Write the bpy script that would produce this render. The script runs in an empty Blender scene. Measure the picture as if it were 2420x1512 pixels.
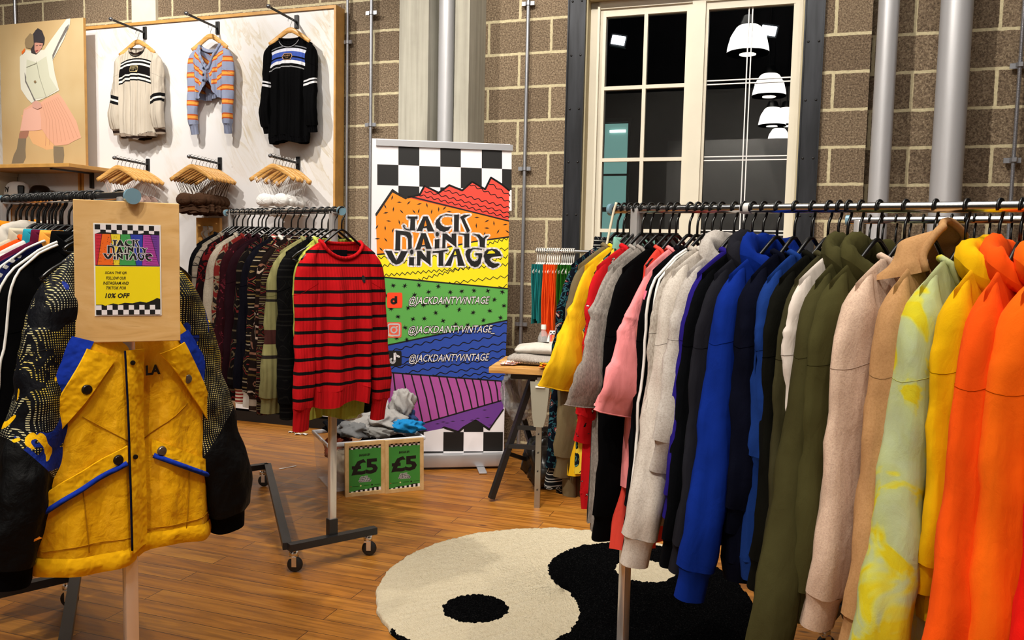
import bpy, bmesh, math, random
from math import sin, cos, pi, atan2, sqrt, hypot
from mathutils import Vector, Matrix, geometry
SC = bpy.context.scene; COL = SC.collection
V = Vector
# ---------------------------------------------------------------- camera
FPX, PITCH, ROLL, CAMH = 1951.8, .0792, .0219, 1.345
Fv = V((0, cos(PITCH), -sin(PITCH))); U0 = V((0, sin(PITCH), cos(PITCH))); R0 = V((1, 0, 0))
Rv = cos(ROLL)*R0 + sin(ROLL)*U0; Uv = -sin(ROLL)*R0 + cos(ROLL)*U0
cd = bpy.data.cameras.new('camera'); cam = bpy.data.objects.new('camera', cd); COL.objects.link(cam)
cd.sensor_fit = 'HORIZONTAL'; cd.sensor_width = 36; cd.lens = 36*FPX/2420; cd.clip_start = .05; cd.clip_end = 100
cam.matrix_world = Matrix.Translation((0, 0, CAMH)) @ Matrix((Rv, Uv, -Fv)).transposed().to_4x4()
SC.camera = cam
def plane_pt(px, py, P, n):
    'where the sight line of a photo pixel meets the plane through P with normal n'
    d = Fv + Rv*((px-1210)/FPX) - Uv*((py-756)/FPX); O = V((0, 0, CAMH)); n = V(n)
    return O + d*((V(P)-O).dot(n)/d.dot(n))
# ---------------------------------------------------------------- world, lamps, exposure
W = bpy.data.worlds.new('night'); SC.world = W; W.use_nodes = True
W.node_tree.nodes['Background'].inputs[0].default_value = (.012, .016, .03, 1)
W.node_tree.nodes['Background'].inputs[1].default_value = .5
SC.view_settings.view_transform = 'Standard'; SC.view_settings.look = 'None'
SC.view_settings.exposure = 0.0; SC.view_settings.gamma = 1.0; SC.view_settings.use_curve_mapping = False
SC.cycles.use_denoising = True
AZ, DW = .3296, 5.489
NW = V((sin(AZ), cos(AZ), 0)); TW = V((cos(AZ), -sin(AZ), 0))
def wp(u, w, z): return NW*(DW-w) + TW*u + V((0, 0, z))      # wall frame: u along, w out into the room
def spot(loc, tgt, power, size=70, col=(1, .93, .82), r=.05, blend=.6):
    l = bpy.data.lights.new('spot_lamp', 'SPOT'); l.energy = power; l.spot_size = math.radians(size)
    l.spot_blend = blend; l.color = col; l.shadow_soft_size = r
    o = bpy.data.objects.new('spot_lamp', l); COL.objects.link(o); o.location = loc
    o.rotation_euler = (V(tgt)-V(loc)).to_track_quat('-Z', 'Y').to_euler(); return o
def area(loc, tgt, power, sx, sy, col=(1, .95, .88)):
    l = bpy.data.lights.new('fill_area_lamp', 'AREA'); l.shape = 'RECTANGLE'; l.size = sx; l.size_y = sy
    l.energy = power; l.color = col
    o = bpy.data.objects.new('fill_area_lamp', l); COL.objects.link(o); o.location = loc
    o.rotation_euler = (V(tgt)-V(loc)).to_track_quat('-Z', 'Y').to_euler(); return o
spot(wp(-4.6, 2.6, 4.6), wp(-4.4, .1, 2.2), 450, 75, (1, .95, .88))
spot(wp(-4.9, 3.2, 4.6), wp(-6.0, .1, 2.2), 190, 60)
spot(wp(-4.4, 4.4, 2.9), wp(-6.3, .1, 1.7), 110, 45, (1, .93, .82), .12)  # added low lamp that brightens the wall under the poster shelf
spot(wp(-2.6, 3.0, 4.5), wp(-5.7, .1, 2.3), 260, 42)  # added fill for the strip of panel shadowed by the poster
spot(wp(-3.0, 2.8, 4.6), wp(-2.0, .6, 1.2), 300, 75)
spot(wp(-1.2, 3.0, 4.6), wp(-.6, .1, 1.9), 430, 80, (1, .92, .8))
spot(wp(.8, 3.2, 4.6), wp(1.2, .1, 1.8), 90, 70)
spot(wp(-2.6, 5.4, 4.6), V((-1.0, 2.2, .9)), 330, 55)
spot(wp(-1.6, 6.4, 4.6), V((-.7, 3.6, .7)), 260, 55)
spot(wp(-.9, 6.2, 4.6), V((.9, 2.0, .9)), 330, 60)
spot(wp(.6, 4.2, 4.6), V((.9, 2.4, .9)), 170, 70)
spot(wp(-.6, 4.2, 4.6), V((0, 3.6, 0)), 200, 75)
area(wp(-1.2, 3.0, 5.0), wp(-1.2, 3.0, 0), 110, 4.5, 1.6)  # added soft fill for the whole room, stands for no ceiling fitting
spot(wp(-2.0, 9.0, 4.6), wp(-2.5, 13.9, 1.6), 500, 100)  # this and the next spots: added behind the camera to brighten chrome reflections
spot(wp(1.5, 9.0, 4.6), wp(1.5, 13.9, 1.6), 500, 100)
spot(wp(-1.0, 8.5, 4.6), wp(-1.0, 8.0, 0), 250, 100)
# ---------------------------------------------------------------- materials
def lin(h):
    if not isinstance(h, str): return tuple(h) + (1,) if len(h) == 3 else tuple(h)
    c = [int(h[i:i+2], 16)/255 for i in (0, 2, 4)]
    return tuple((x/12.92 if x <= .04045 else ((x+.055)/1.055)**2.4) for x in c) + (1,)
class NT:
    def __init__(s, name):
        s.m = bpy.data.materials.new(name); s.m.use_nodes = True; s.t = s.m.node_tree
        s.b = s.t.nodes['Principled BSDF']; s.tc = None
    def n(s, typ, ins=None, **pr):
        x = s.t.nodes.new('ShaderNode'+typ)
        for k, v in pr.items(): setattr(x, k, v)
        for k, v in (ins or {}).items(): s.set(x.inputs[k], v)
        return x
    def set(s, sock, v):
        if hasattr(v, 'is_linked') or hasattr(v, 'links'): s.t.links.new(v, sock)
        elif isinstance(v, str): sock.default_value = lin(v)
        else: sock.default_value = v
    def co(s):
        if not s.tc: s.tc = s.n('TexCoord').outputs['Object']
        return s.tc
    def xyz(s, v=None):
        x = s.n('SeparateXYZ', {0: v or s.co()}); return x.outputs[0], x.outputs[1], x.outputs[2]
    def vec(s, x, y, z): return s.n('CombineXYZ', {0: x, 1: y, 2: z}).outputs[0]
    def ma(s, op, a, b=0, c=None):
        d = {0: a, 1: b}
        if c is not None: d[2] = c
        return s.n('Math', d, operation=op).outputs[0]
    def noise(s, scale, vec=None, detail=3, rough=.55, dist=0):
        x = s.n('TexNoise', {'Vector': vec or s.co(), 'Scale': scale, 'Detail': detail, 'Roughness': rough, 'Distortion': dist})
        return x.outputs[0]
    def scl(s, v, vec=None): return s.n('VectorMath', {0: vec or s.co(), 1: v}, operation='MULTIPLY').outputs[0]
    def ramp(s, fac, stops, interp='LINEAR'):
        r = s.n('ValToRGB', {0: fac}); cr = r.color_ramp; cr.interpolation = interp
        while len(cr.elements) < len(stops): cr.elements.new(1)
        for e, (p, c) in zip(cr.elements, stops): e.position = p
        for e, (p, c) in zip(cr.elements, stops): e.color = lin(c)
        return r.outputs[0]
    def mix(s, f, a, b, bt='MIX'):
        x = s.n('Mix', data_type='RGBA', blend_type=bt); s.set(x.inputs[0], f); s.set(x.inputs[6], a); s.set(x.inputs[7], b)
        return x.outputs[2]
    def mr(s, v, a, b, c=0, d=1): return s.n('MapRange', {0: v, 1: a, 2: b, 3: c, 4: d}).outputs[0]
    def bump(s, h, st=.3, dist=.01, prev=None):
        x = s.n('Bump', {'Height': h, 'Strength': st, 'Distance': dist})
        if prev: s.set(x.inputs['Normal'], prev)
        return x.outputs[0]
    def done(s, col=None, rough=.6, metal=0, normal=None, spec=.5, **k):
        b = s.b
        if col is not None: s.set(b.inputs['Base Color'], col)
        s.set(b.inputs['Roughness'], rough); b.inputs['Metallic'].default_value = metal
        b.inputs['Specular IOR Level'].default_value = spec
        if normal: s.set(b.inputs['Normal'], normal)
        for kk, v in k.items(): s.set(b.inputs[kk.replace('_', ' ')], v)
        return s.m
MATS = {}
def plain(name, col, rough=.5, metal=0, spec=.5, var=.0, vs=8, **k):
    if name in MATS: return MATS[name]
    t = NT(name); c = lin(col)
    if var:
        f = t.noise(vs); d = tuple(x*(1-var) for x in c[:3])+(1,); l_ = tuple(min(1, x*(1+var)) for x in c[:3])+(1,)
        c = t.ramp(f, [(.3, d), (.7, l_)])
    MATS[name] = t.done(c, rough, metal, spec=spec, **k); return MATS[name]
def fab_normal(t, fine=420, fs=.25, wr=.5, wx=(9, 9, 2.2)):
    h = t.noise(1, t.scl(wx), 3, .6); b = t.bump(h, wr, .025)
    b = t.bump(t.noise(1, t.scl((20, 20, 11)), 4, .55, .7), wr*.5, .012, b)
    return t.bump(t.noise(fine, None, 2, .7), fs, .001, b)
def fab(name, col, kind='plain', col2=None, **k):
    if name in MATS: return MATS[name]
    t = NT(name); c = lin(col); t.m['tone'] = [x*.45 for x in c[:3]]
    if kind == 'marl':
        c2 = lin(col2) if col2 else tuple(x*.6 for x in c[:3])+(1,)
        c = t.ramp(t.noise(1, t.scl((260, 260, 90)), 3, .8), [(.38, c2), (.6, c)])
    elif kind == 'fleece':
        c2 = lin(col2) if col2 else tuple(x*.6 for x in c[:3])+(1,)
        c = t.ramp(t.noise(230, None, 4, .7), [(.36, c2), (.56, c)])
    elif kind == 'dye':
        c = t.ramp(t.noise(9, None, 3, .6, .8), k['stops'], 'LINEAR')
    elif kind == 'print':
        c = t.ramp(t.noise(k.get('s', 16), None, 4, .5, 1.6), k['stops'], 'CONSTANT')
    elif kind == 'leopard':
        v = t.n('TexVoronoi', {'Vector': t.co(), 'Scale': k.get('s', 30)}).outputs[0]
        c = t.ramp(v, [(0, col2), (.38, col)], 'CONSTANT')
    elif kind == 'bands':          # k: z0,z1,stops(list of z,col)
        x, y, z = t.xyz(); zz = t.ma('ADD', z, t.ma('MULTIPLY', t.ma('MULTIPLY', x, x), k.get('curve', 0)))
        if k.get('diag'): zz = t.ma('ADD', zz, t.ma('MULTIPLY', t.ma('ABSOLUTE', x), k['diag']))
        st = k['stops']; z0, z1 = k['z0'], k['z1']
        c = t.ramp(t.mr(zz, z0, z1), [((p-z0)/(z1-z0), q) for p, q in st], 'CONSTANT')
    elif kind == 'repeat':         # repeating stripes of width list
        x, y, z = t.xyz(); zz = t.ma('ADD', z, t.ma('MULTIPLY', t.ma('ABSOLUTE', x), k.get('diag', 0)))
        f = t.ma('FRACT', t.ma('MULTIPLY', zz, 1/k['per'])); c = t.ramp(f, k['stops'], 'CONSTANT')
    elif kind == 'aztec':
        x, y, z = t.xyz(); q = k.get('per', .11)
        fx = t.ma('ABSOLUTE', t.ma('SUBTRACT', t.ma('FRACT', t.ma('MULTIPLY', t.ma('ADD', x, t.ma('MULTIPLY', y, 1.0)), k.get('fx', 16))), .5))
        fz = t.ma('ABSOLUTE', t.ma('SUBTRACT', t.ma('FRACT', t.ma('MULTIPLY', z, 1/q)), .5))
        dm = t.ma('FRACT', t.ma('MULTIPLY', t.ma('ADD', fx, fz), 2.4))
        bnd = t.ma('FRACT', t.ma('MULTIPLY', z, .5/q))
        a = t.ramp(dm, [(0, k['stops'][0]), (.3, k['stops'][1]), (.42, k['stops'][0]), (.6, k['stops'][2]), (.72, k['stops'][0])], 'CONSTANT')
        b2 = t.ramp(t.ma('FRACT', t.ma('MULTIPLY', z, 2.2/q)), [(0, k['stops'][0]), (.5, k['stops'][3]), (.62, k['stops'][0]), (.85, k['stops'][1])], 'CONSTANT')
        c = t.mix(t.ma('GREATER_THAN', bnd, .55), a, b2)
    fine = k.get('fine', 420)
    nm = fab_normal(t, fine, k.get('fs', .3), k.get('wr', .5), k.get('wx', (9, 9, 2.2)))
    if k.get('rib'):
        x, y, z = t.xyz(); nm = t.bump(t.ma('SINE', t.ma('MULTIPLY', t.ma('ADD', x, y) if k.get('rib') != 'x' else x, k.get('ribf', 900))), k.get('ribs', .6), .003, nm)
    MATS[name] = t.done(c, .95, 0, nm, spec=.05 if sum(lin(col)[:3]) < .25 else .15, Sheen_Weight=k.get('sheen', .0), Sheen_Roughness=.5); return MATS[name]
WHITENED = plain('whitened_chrome', 'd9d4d2', .22, .6)  # for the posts: whitish diffuse base stands in for pale reflections on chrome
CHROME = plain('chrome', 'dedede', .2, 1); STEEL = plain('brushed_steel', 'a9aaa8', .32, 1)
BLKPL = plain('black_plastic', '0a0a0b', .28, spec=.5); BLKMET = plain('black_powder_coat', '1b1a1b', .45)
WHT = plain('white_plastic', 'e9e6df', .4); RUB = plain('black_rubber', '101010', .5)
BLACKINK = plain('black_ink', '060506', .55); WHITEINK = plain('white_ink', 'e8e4e8', .5)
# ---------------------------------------------------------------- mesh helpers
class MB:
    def __init__(s): s.v = []; s.f = []; s.mi = []; s.m = 0
    def add(s, vs, fs):
        o = len(s.v); s.v += [tuple(p) for p in vs]; s.f += [tuple(i+o for i in f) for f in fs]; s.mi += [s.m]*len(fs); return s
    def box(s, c, size, M=None, bev=0):
        x, y, z = [q/2 for q in size]; c = V(c)
        if bev:
            bm = bmesh.new(); bmesh.ops.create_cube(bm, size=1)
            for v in bm.verts: v.co = V((v.co.x*size[0], v.co.y*size[1], v.co.z*size[2]))
            bmesh.ops.bevel(bm, geom=bm.edges[:]+bm.verts[:], offset=bev, segments=2, profile=.5, affect='EDGES')
            vs = [v.co.copy() for v in bm.verts]; fs = [[v.index for v in f.verts] for f in bm.faces]; bm.free()
        else:
            vs = [V((a*x, b*y, d*z)) for a in (-1, 1) for b in (-1, 1) for d in (-1, 1)]
            fs = [(0, 1, 3, 2), (4, 6, 7, 5), (0, 4, 5, 1), (2, 3, 7, 6), (0, 2, 6, 4), (1, 5, 7, 3)]
        if M: vs = [M @ v for v in vs]
        return s.add([v+c for v in vs], fs)
    def bar(s, a, b, w, h=None, up=(0, 0, 1)):
        'square bar from a to b'
        a, b = V(a), V(b); d = b-a; L = d.length; d.normalize(); u = V(up)
        if abs(d.dot(u)) > .99: u = V((1, 0, 0))
        x = d.cross(u).normalized(); z = x.cross(d); M = Matrix((x, d, z)).transposed()
        return s.box((a+b)/2, (w, L, h or w), M)
    def tube(s, pts, r, n=8, closed=False, flat=None, cap=True):
        pts = [V(p) for p in pts]; k = len(pts); rs = r if isinstance(r, (list, tuple)) else [r]*k
        vs = []; u = None
        for i, p in enumerate(pts):
            a = pts[(i-1) % k] if (closed or i) else p; b = pts[(i+1) % k] if (closed or i < k-1) else p
            d = (b-a).normalized()
            if u is None:
                u = V((0, 0, 1)) if abs(d.z) < .9 else V((1, 0, 0))
            u = (u-d*u.dot(d)).normalized(); w = d.cross(u)
            for j in range(n):
                an = 2*pi*j/n; rr = rs[i] if not isinstance(rs[i], tuple) else None
                ra, rb = (rs[i] if rr is None else (rr, rr)); vs.append(p+u*cos(an)*ra+w*sin(an)*rb)
        fs = []
        for i in range(k if closed else k-1):
            for j in range(n):
                i2 = (i+1) % k; fs.append((i*n+j, i*n+(j+1) % n, i2*n+(j+1) % n, i2*n+j))
        if not closed and cap: fs += [tuple(range(n))[::-1], tuple(range((k-1)*n, k*n))]
        return s.add(vs, fs)
    def lathe(s, prof, n=24, c=(0, 0, 0), M=None):
        c = V(c); vs = []
        for r, z in prof:
            for j in range(n):
                v = V((r*cos(2*pi*j/n), r*sin(2*pi*j/n), z)); vs.append((M @ v if M else v)+c)
        fs = [(i*n+j, i*n+(j+1) % n, (i+1)*n+(j+1) % n, (i+1)*n+j) for i in range(len(prof)-1) for j in range(n)]
        if prof[0][0] > 1e-6: fs.append(tuple(range(n))[::-1])
        if prof[-1][0] > 1e-6: fs.append(tuple(range((len(prof)-1)*n, len(prof)*n)))
        return s.add(vs, fs)
    def prism(s, poly, y0, y1, M=None, ax='xz'):
        'polygon in x,z extruded along y'
        k = len(poly); f3 = (lambda p, y: V((p[0], y, p[1]))) if ax == 'xz' else (lambda p, y: V((p[0], p[1], y)))
        vs = [f3(p, y0) for p in poly]+[f3(p, y1) for p in poly]
        if M: vs = [M @ v for v in vs]
        tri = geometry.tessellate_polygon([[V((p[0], p[1], 0)) for p in poly]])
        fs = [tuple(t) for t in tri]+[tuple(i+k for i in t[::-1]) for t in tri]+[(i, (i+1) % k, (i+1) % k+k, i+k) for i in range(k)]
        return s.add(vs, fs)
    def grid(s, fn, nu, nv, wrapu=False):
        vs = [fn(i/(nu if wrapu else nu-1), j/(nv-1)) for j in range(nv) for i in range(nu)]
        fs = []
        for j in range(nv-1):
            for i in range(nu if wrapu else nu-1):
                i2 = (i+1) % nu; fs.append((j*nu+i, j*nu+i2, (j+1)*nu+i2, (j+1)*nu+i))
        return s.add(vs, fs)
    def build(s, name, mats, parent=None, loc=None, rz=None, smooth=False, fix=True):
        me = bpy.data.meshes.new(name); me.from_pydata(s.v, [], s.f)
        mats = mats if isinstance(mats, (list, tuple)) else [mats]
        for m in mats: me.materials.append(m)
        me.polygons.foreach_set('material_index', s.mi)
        if fix:
            bm = bmesh.new(); bm.from_mesh(me); bmesh.ops.recalc_face_normals(bm, faces=bm.faces[:]); bm.to_mesh(me); bm.free()
        if smooth: me.polygons.foreach_set('use_smooth', [True]*len(me.polygons))
        o = bpy.data.objects.new(name, me); COL.objects.link(o)
        if smooth == 'auto':
            try: me.set_sharp_from_angle(angle=math.radians(40))
            except Exception: pass
        if parent: o.parent = parent
        if loc is not None: o.location = loc
        if rz is not None: o.rotation_euler = (0, 0, rz)
        return o
def tag(o, label=None, cat=None, group=None, kind=None):
    if label: o['label'] = label
    if cat: o['category'] = cat
    if group: o['group'] = group
    if kind: o['kind'] = kind
    return o
def thing(name, label, cat, loc=(0, 0, 0), rz=0, group=None):
    o = bpy.data.objects.new(name, None); COL.objects.link(o); o.location = loc; o.rotation_euler = (0, 0, rz)
    o.empty_display_size = .1; return tag(o, label, cat, group)
def struct(o): o['kind'] = 'structure'; return o
def copy_tree(o, parent=None):
    c = o.copy(); COL.objects.link(c); c.parent = parent
    for ch in [x for x in CH.get(o.name, [])]: copy_tree(ch, c)
    return c
CH = {}
def remember(root):
    ks = [x for x in bpy.data.objects if x.parent == root]
    if ks: CH[root.name] = ks
    for k in ks: remember(k)
# ---------------------------------------------------------------- flat printed artwork
class Art:
    'coloured polygons laid in thin layers on a plane; f maps drawing coords to local x,z of the sheet'
    def __init__(s, f, step=.0004): s.f = f; s.mb = MB(); s.mats = []; s.k = 1; s.step = step
    def mi(s, m):
        if m not in s.mats: s.mats.append(m)
        s.mb.m = s.mats.index(m)
    def up(s): s.k += 1
    def raw(s, vs, fs, m): s.mi(m); s.mb.add([(x, -s.k*s.step, z) for x, z in vs], fs)
    def poly(s, pts, m, hole=None):
        P = [s.f(*p) for p in pts]; loops = [[V((a, b, 0)) for a, b in P]]
        if hole: H = [s.f(*p) for p in hole]; loops.append([V((a, b, 0)) for a, b in H]); P = P+H
        s.raw(P, geometry.tessellate_polygon(loops), m)
    def stroke(s, pts, w, m, closed=False, taper=False, join=True):
        P = [V(s.f(*p)) for p in pts]; n = len(P); vs = []; fs = []
        for i in range(n if closed else n-1):
            a, b = P[i], P[(i+1) % n]; d = b-a
            if d.length < 1e-7: continue
            d = V((-d.y, d.x)).normalized()*w/2
            q = len(vs)
            if taper:
                mid = (a+b)/2; vs += [a, mid+d, b, mid-d]; fs.append((q, q+1, q+2, q+3))
            else:
                vs += [a-d, a+d, b+d, b-d]; fs.append((q, q+1, q+2, q+3))
                if join:
                    q = len(vs); vs += [b+V((cos(t*pi/3), sin(t*pi/3)))*w/2 for t in range(6)]; fs.append(tuple(range(q, q+6)))
        s.raw([(v.x, v.y) for v in vs], fs, m)
    def disc(s, c, rx, ry, m, n=20): s.poly([(c[0]+rx*cos(2*pi*i/n), c[1]+ry*sin(2*pi*i/n)) for i in range(n)], m)
    def text(s, txt, c, h, w, m, shear=0, off=0, ang=0, outline=None, ow=.12):
        'text centred at drawing point c, h cap height and w total width in local metres'
        def one(offset):
            cu = bpy.data.curves.new('t', 'FONT'); cu.body = txt; cu.size = 1; cu.shear = shear; cu.offset = offset; cu.resolution_u = 2
            o = bpy.data.objects.new('t', cu); COL.objects.link(o); bpy.context.view_layer.update()
            me = bpy.data.meshes.new_from_object(o.evaluated_get(bpy.context.evaluated_depsgraph_get()))
            r = [v.co.copy() for v in me.vertices], [tuple(p.vertices) for p in me.polygons]
            bpy.data.objects.remove(o); bpy.data.meshes.remove(me); return r
        vs0, _ = one(0); x0, x1 = min(v.x for v in vs0), max(v.x for v in vs0); y0, y1 = min(v.y for v in vs0), max(v.y for v in vs0)
        cx, cz = s.f(*c)
        def put(off_, mm):
            vs, fs = one(off_); P = []
            for v in vs:
                a = (v.x-(x0+x1)/2)*w/(x1-x0); b = (v.y-(y0+y1)/2)*h/(y1-y0)
                P.append((cx+a*cos(ang)-b*sin(ang), cz+a*sin(ang)+b*cos(ang)))
            s.raw(P, fs, mm)
        if outline: put(off+ow*.5, outline); s.up()
        put(off, m)
    def build(s, name, parent): return s.mb.build(name, s.mats, parent, fix=False)
LOGO = [  # lettering of the shop's sign, traced; y down
 [(508,172),(700,172),(700,217),(655,217),(652,438),(545,440),(480,428),(440,400),(420,350),(440,338),(465,352),(445,362),(460,390),(500,412),(555,420),(565,217),(512,210)],
 ([(810,172),(890,170),(1022,460),(893,460),(873,388),(808,398),(785,455),(678,452)], [(850,245),(876,350),(824,364)]),
 [(1355,140),(1240,130),(1130,170),(1060,240),(1035,310),(1060,390),(1130,450),(1210,468),(1290,435),(1345,360),(1290,377),(1220,375),(1150,330),(1120,260),(1145,190),(1200,154),(1280,150),(1355,160)],
 [(1395,140),(1490,135),(1485,465),(1393,462)], [(1510,180),(1590,140),(1705,140),(1590,205),(1700,445),(1645,485)],
 [(282,435),(500,460),(560,480),(590,550),(590,780),(520,805),(515,600),(480,540),(375,520),(370,822),(275,820)],
 ([(770,492),(858,492),(970,790),(865,790),(845,740),(775,748),(750,800),(655,810)], [(815,590),(840,710),(782,716)]),
 [(1075+33*cos(t*pi/6), 510+45*sin(t*pi/6)) for t in range(12)], [(1030,612),(1120,600),(1115,780),(1025,785)],
 [(1175,497),(1250,497),(1350,580),(1350,497),(1440,497),(1440,765),(1235,610),(1230,775),(1170,778)],
 [(1490,497),(1690,497),(1685,760),(1590,770),(1590,530),(1490,510)],
 [(1745,505),(1880,515),(1950,585),(2000,540),(2060,535),(1990,600),(1980,770),(1885,750),(1880,620),(1830,545)],
 [(80,822),(205,828),(295,1010),(390,830),(515,835),(420,1020),(360,1070),(290,1090),(215,1050),(150,960)],
 [(588+33*cos(t*pi/6), 850+48*sin(t*pi/6)) for t in range(12)], [(540,950),(635,950),(632,1108),(535,1102)],
 [(690,825),(770,828),(870,960),(870,828),(950,828),(950,1110),(760,965),(750,1105),(688,1108)],
 [(990,835),(1275,805),(1270,830),(1195,850),(1190,1112),(1100,1112),(1100,865),(985,870)],
 ([(1400,795),(1490,790),(1600,1112),(1470,1112),(1450,930),(1385,940),(1335,1112),(1218,1112)], [(1418,820),(1442,900),(1388,908)]),
 [(1925,790),(1925,810),(1850,797),(1760,795),(1720,830),(1700,900),(1705,960),(1740,1010),(1790,1030),(1840,1010),(1860,960),(1855,912),(1800,915),(1800,870),(1925,872),(1930,930),(1900,1070),(1850,1125),(1790,1140),(1720,1110),(1650,1020),(1610,900),(1620,830),(1670,790),(1760,778),(1850,778)],
 ([(2300,920),(2270,850),(2200,795),(2120,790),(2030,800),(1975,850),(1960,930),(1985,1040),(2050,1120),(2130,1158),(2200,1140),(2265,1090),(2240,1065),(2170,1070),(2110,1040),(2070,985),(2120,945),(2302,925)], [(2024,883),(2060,828),(2120,815),(2170,850),(2180,875)])]
def logo(art, fx, sw):
    'fx maps traced coords to drawing coords; sw white outline width in metres'
    for g in LOGO:
        o = g[0] if isinstance(g, tuple) else g
        art.stroke([fx(*p) for p in o], sw, WHITEINK, True)
    art.up()
    for g in LOGO:
        o, h = g if isinstance(g, tuple) else (g, None)
        art.poly([fx(*p) for p in o], BLACKINK, [fx(*p) for p in h] if h else None)
    art.up()
def checks(art, x0, x1, y0, y1, n, rows, ph=0, edge=None):
    'checkerboard in drawing coords; edge(x) limits it in y'
    w = (x1-x0)/n; h = (y1-y0)/rows
    for j in range(rows):
        for i in range(math.ceil(n)):
            a = x0+i*w; b = min(x1, a+w); c, d = y0+j*h, y0+(j+1)*h
            art.poly([(a, c), (b, c), (b, d), (a, d)], BLACKINK if (i+j+ph) % 2 else WHITEINK)
# ---------------------------------------------------------------- setting
def wood_floor():
    t = NT('oak_floorboards'); x, y, z = t.xyz()
    v = t.vec(x, y, 0)
    def brick(c1, c2, m, ms=.0012):
        return t.n('TexBrick', {'Vector': v, 'Color1': c1, 'Color2': c2, 'Mortar': m, 'Scale': 1, 'Mortar Size': ms, 'Mortar Smooth': .3, 'Bias': 0, 'Brick Width': 1.15, 'Row Height': .098}, offset=.37, offset_frequency=2)
    rnd = brick('000000', 'ffffff', '777777')
    idv = t.vec(t.ma('MULTIPLY', rnd.outputs[0], 37.0), 0, 0)
    gv = t.n('VectorMath', {0: t.scl((1.6, 22, 1)), 1: idv}, operation='ADD').outputs[0]
    g = t.noise(1, gv, 6, .62, 1.2); g2 = t.noise(1, t.scl((5, 130, 1)), 3, .6, .3)
    c = t.ramp(g, [(.25, '764a17'), (.42, '9a6925'), (.55, 'b98236'), (.75, 'd09e4e')])
    c = t.mix(t.ma('MULTIPLY', g2, .35), c, '6b3d14')
    tone = t.ramp(rnd.outputs[0], [(0, 'c9a468'), (.3, 'ffe8b8'), (.6, 'e6c488'), (1, 'fff0c8')])
    c = t.mix(.75, c, tone, 'MULTIPLY')
    kn = t.n('TexVoronoi', {'Vector': t.scl((2.2, 6, 1)), 'Scale': 1.0}).outputs[0]
    c = t.mix(t.mr(kn, .03, .07, .75, 0), c, '3a1f0c')
    gap = brick('000000', '000000', 'ffffff', .0016)
    c = t.mix(gap.outputs[1], c, '2e1808')
    r = t.mr(g, .3, .7, .34, .5)
    nm = t.bump(gap.outputs[1], -.5, .002); nm = t.bump(g2, .12, .002, nm)
    return t.done(c, r, 0, nm, spec=.45)
def block(name, tint, mort):
    t = NT(name); x, y, z = t.xyz(); v = t.vec(t.ma('ADD', x, .06), t.ma('ADD', z, -.0242+.0), 0)
    wob = t.noise(30, t.co(), 2); wv = t.n('VectorMath', {0: v, 1: t.n('VectorMath', {0: t.vec(wob, t.noise(26), 0), 1: (.012, .012, 0)}, operation='MULTIPLY').outputs[0]}, operation='ADD').outputs[0]
    b = t.n('TexBrick', {'Vector': wv, 'Color1': '000000', 'Color2': 'ffffff', 'Mortar': '888888', 'Scale': 1, 'Mortar Size': .0105, 'Mortar Smooth': .25, 'Bias': 0, 'Brick Width': .45, 'Row Height': .225}, offset=.5)
    sp = t.noise(95, None, 6, .78); bl = t.noise(3.2, None, 2)
    c = t.ramp(sp, [(.3, tint[0]), (.46, tint[1]), (.56, tint[2]), (.68, tint[3])])
    c = t.mix(.7, c, t.ramp(b.outputs[0], [(0, 'cabfb2'), (.5, 'e8e0d2'), (1, 'fff6e8')]), 'MULTIPLY')
    c = t.mix(b.outputs[1], c, t.ramp(t.noise(60), [(.3, mort[0]), (.7, mort[1])]))
    pit = t.noise(95, None, 5, .8)
    h = t.ma('ADD', t.ma('MULTIPLY', t.mr(pit, .35, .62), t.ma('SUBTRACT', 1, b.outputs[1])), t.ma('MULTIPLY', b.outputs[1], .25))
    return t.done(c, .95, 0, t.bump(h, .8, .006), spec=.1)
BLOCK = block('concrete_blockwork', ('3a322b', '8c7c6c', 'b3a28c', 'ddceb8'), ('b3a888', 'cfc4a2'))
def wall_obj(name, boxes, m, rz=-AZ):
    mb = MB()
    for a, b in boxes:      # (u0,w0,z0),(u1,w1,z1) in the wall frame
        c = [(a[i]+b[i])/2 for i in range(3)]; s = [abs(b[i]-a[i]) for i in range(3)]
        mb.box((c[0], -c[1], c[2]), s)
    o = mb.build(name, m); o.location = NW*DW; o.rotation_euler = (0, 0, rz); return o
struct(wall_obj('floor', [((-7.6, -.4, -.1), (5, 14, 0))], wood_floor()))
DARK = plain('black_painted_ceiling', '08080a', .9)
struct(wall_obj('ceiling', [((-7.6, -.4, 5.2), (5, 14, 5.3))], DARK))
struct(wall_obj('wall_back', [((-7.5, -.3, 0), (-1.40, 0, 5.2)), ((-1.40, -.3, 0), (-.02, 0, .86)), ((-1.40, -.3, 3.06), (-.02, 0, 5.2)), ((-.02, -.3, 0), (.362, 0, 5.2)), ((.362, -.4, 0), (5, -.1, 5.2))], BLOCK))
PAINT = plain('dark_grey_wall_paint', '4a4a4c', .8)
struct(wall_obj('wall_left', [((-7.6, -.4, 0), (-7.5, 14, 5.2))], PAINT))
struct(wall_obj('wall_right', [((5, -.4, 0), (5.1, 14, 5.2))], PAINT))
struct(wall_obj('wall_front', [((-7.5, 13.9, 0), (5, 14, 5.2))], plain('grey_wall_paint', 'b4b2ae', .8)))
CONC = NT('cast_concrete'); CONC = CONC.done(CONC.mix(.5, CONC.ramp(CONC.noise(2.4, None, 5, .6), [(.3, '8f8b7c'), (.7, 'b5b1a2')]), CONC.ramp(CONC.noise(1, CONC.scl((30, 30, 1.2)), 4), [(.3, '86837a'), (.7, 'bfbcb0')])), .8, 0, CONC.bump(CONC.noise(40), .15, .003))
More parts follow.
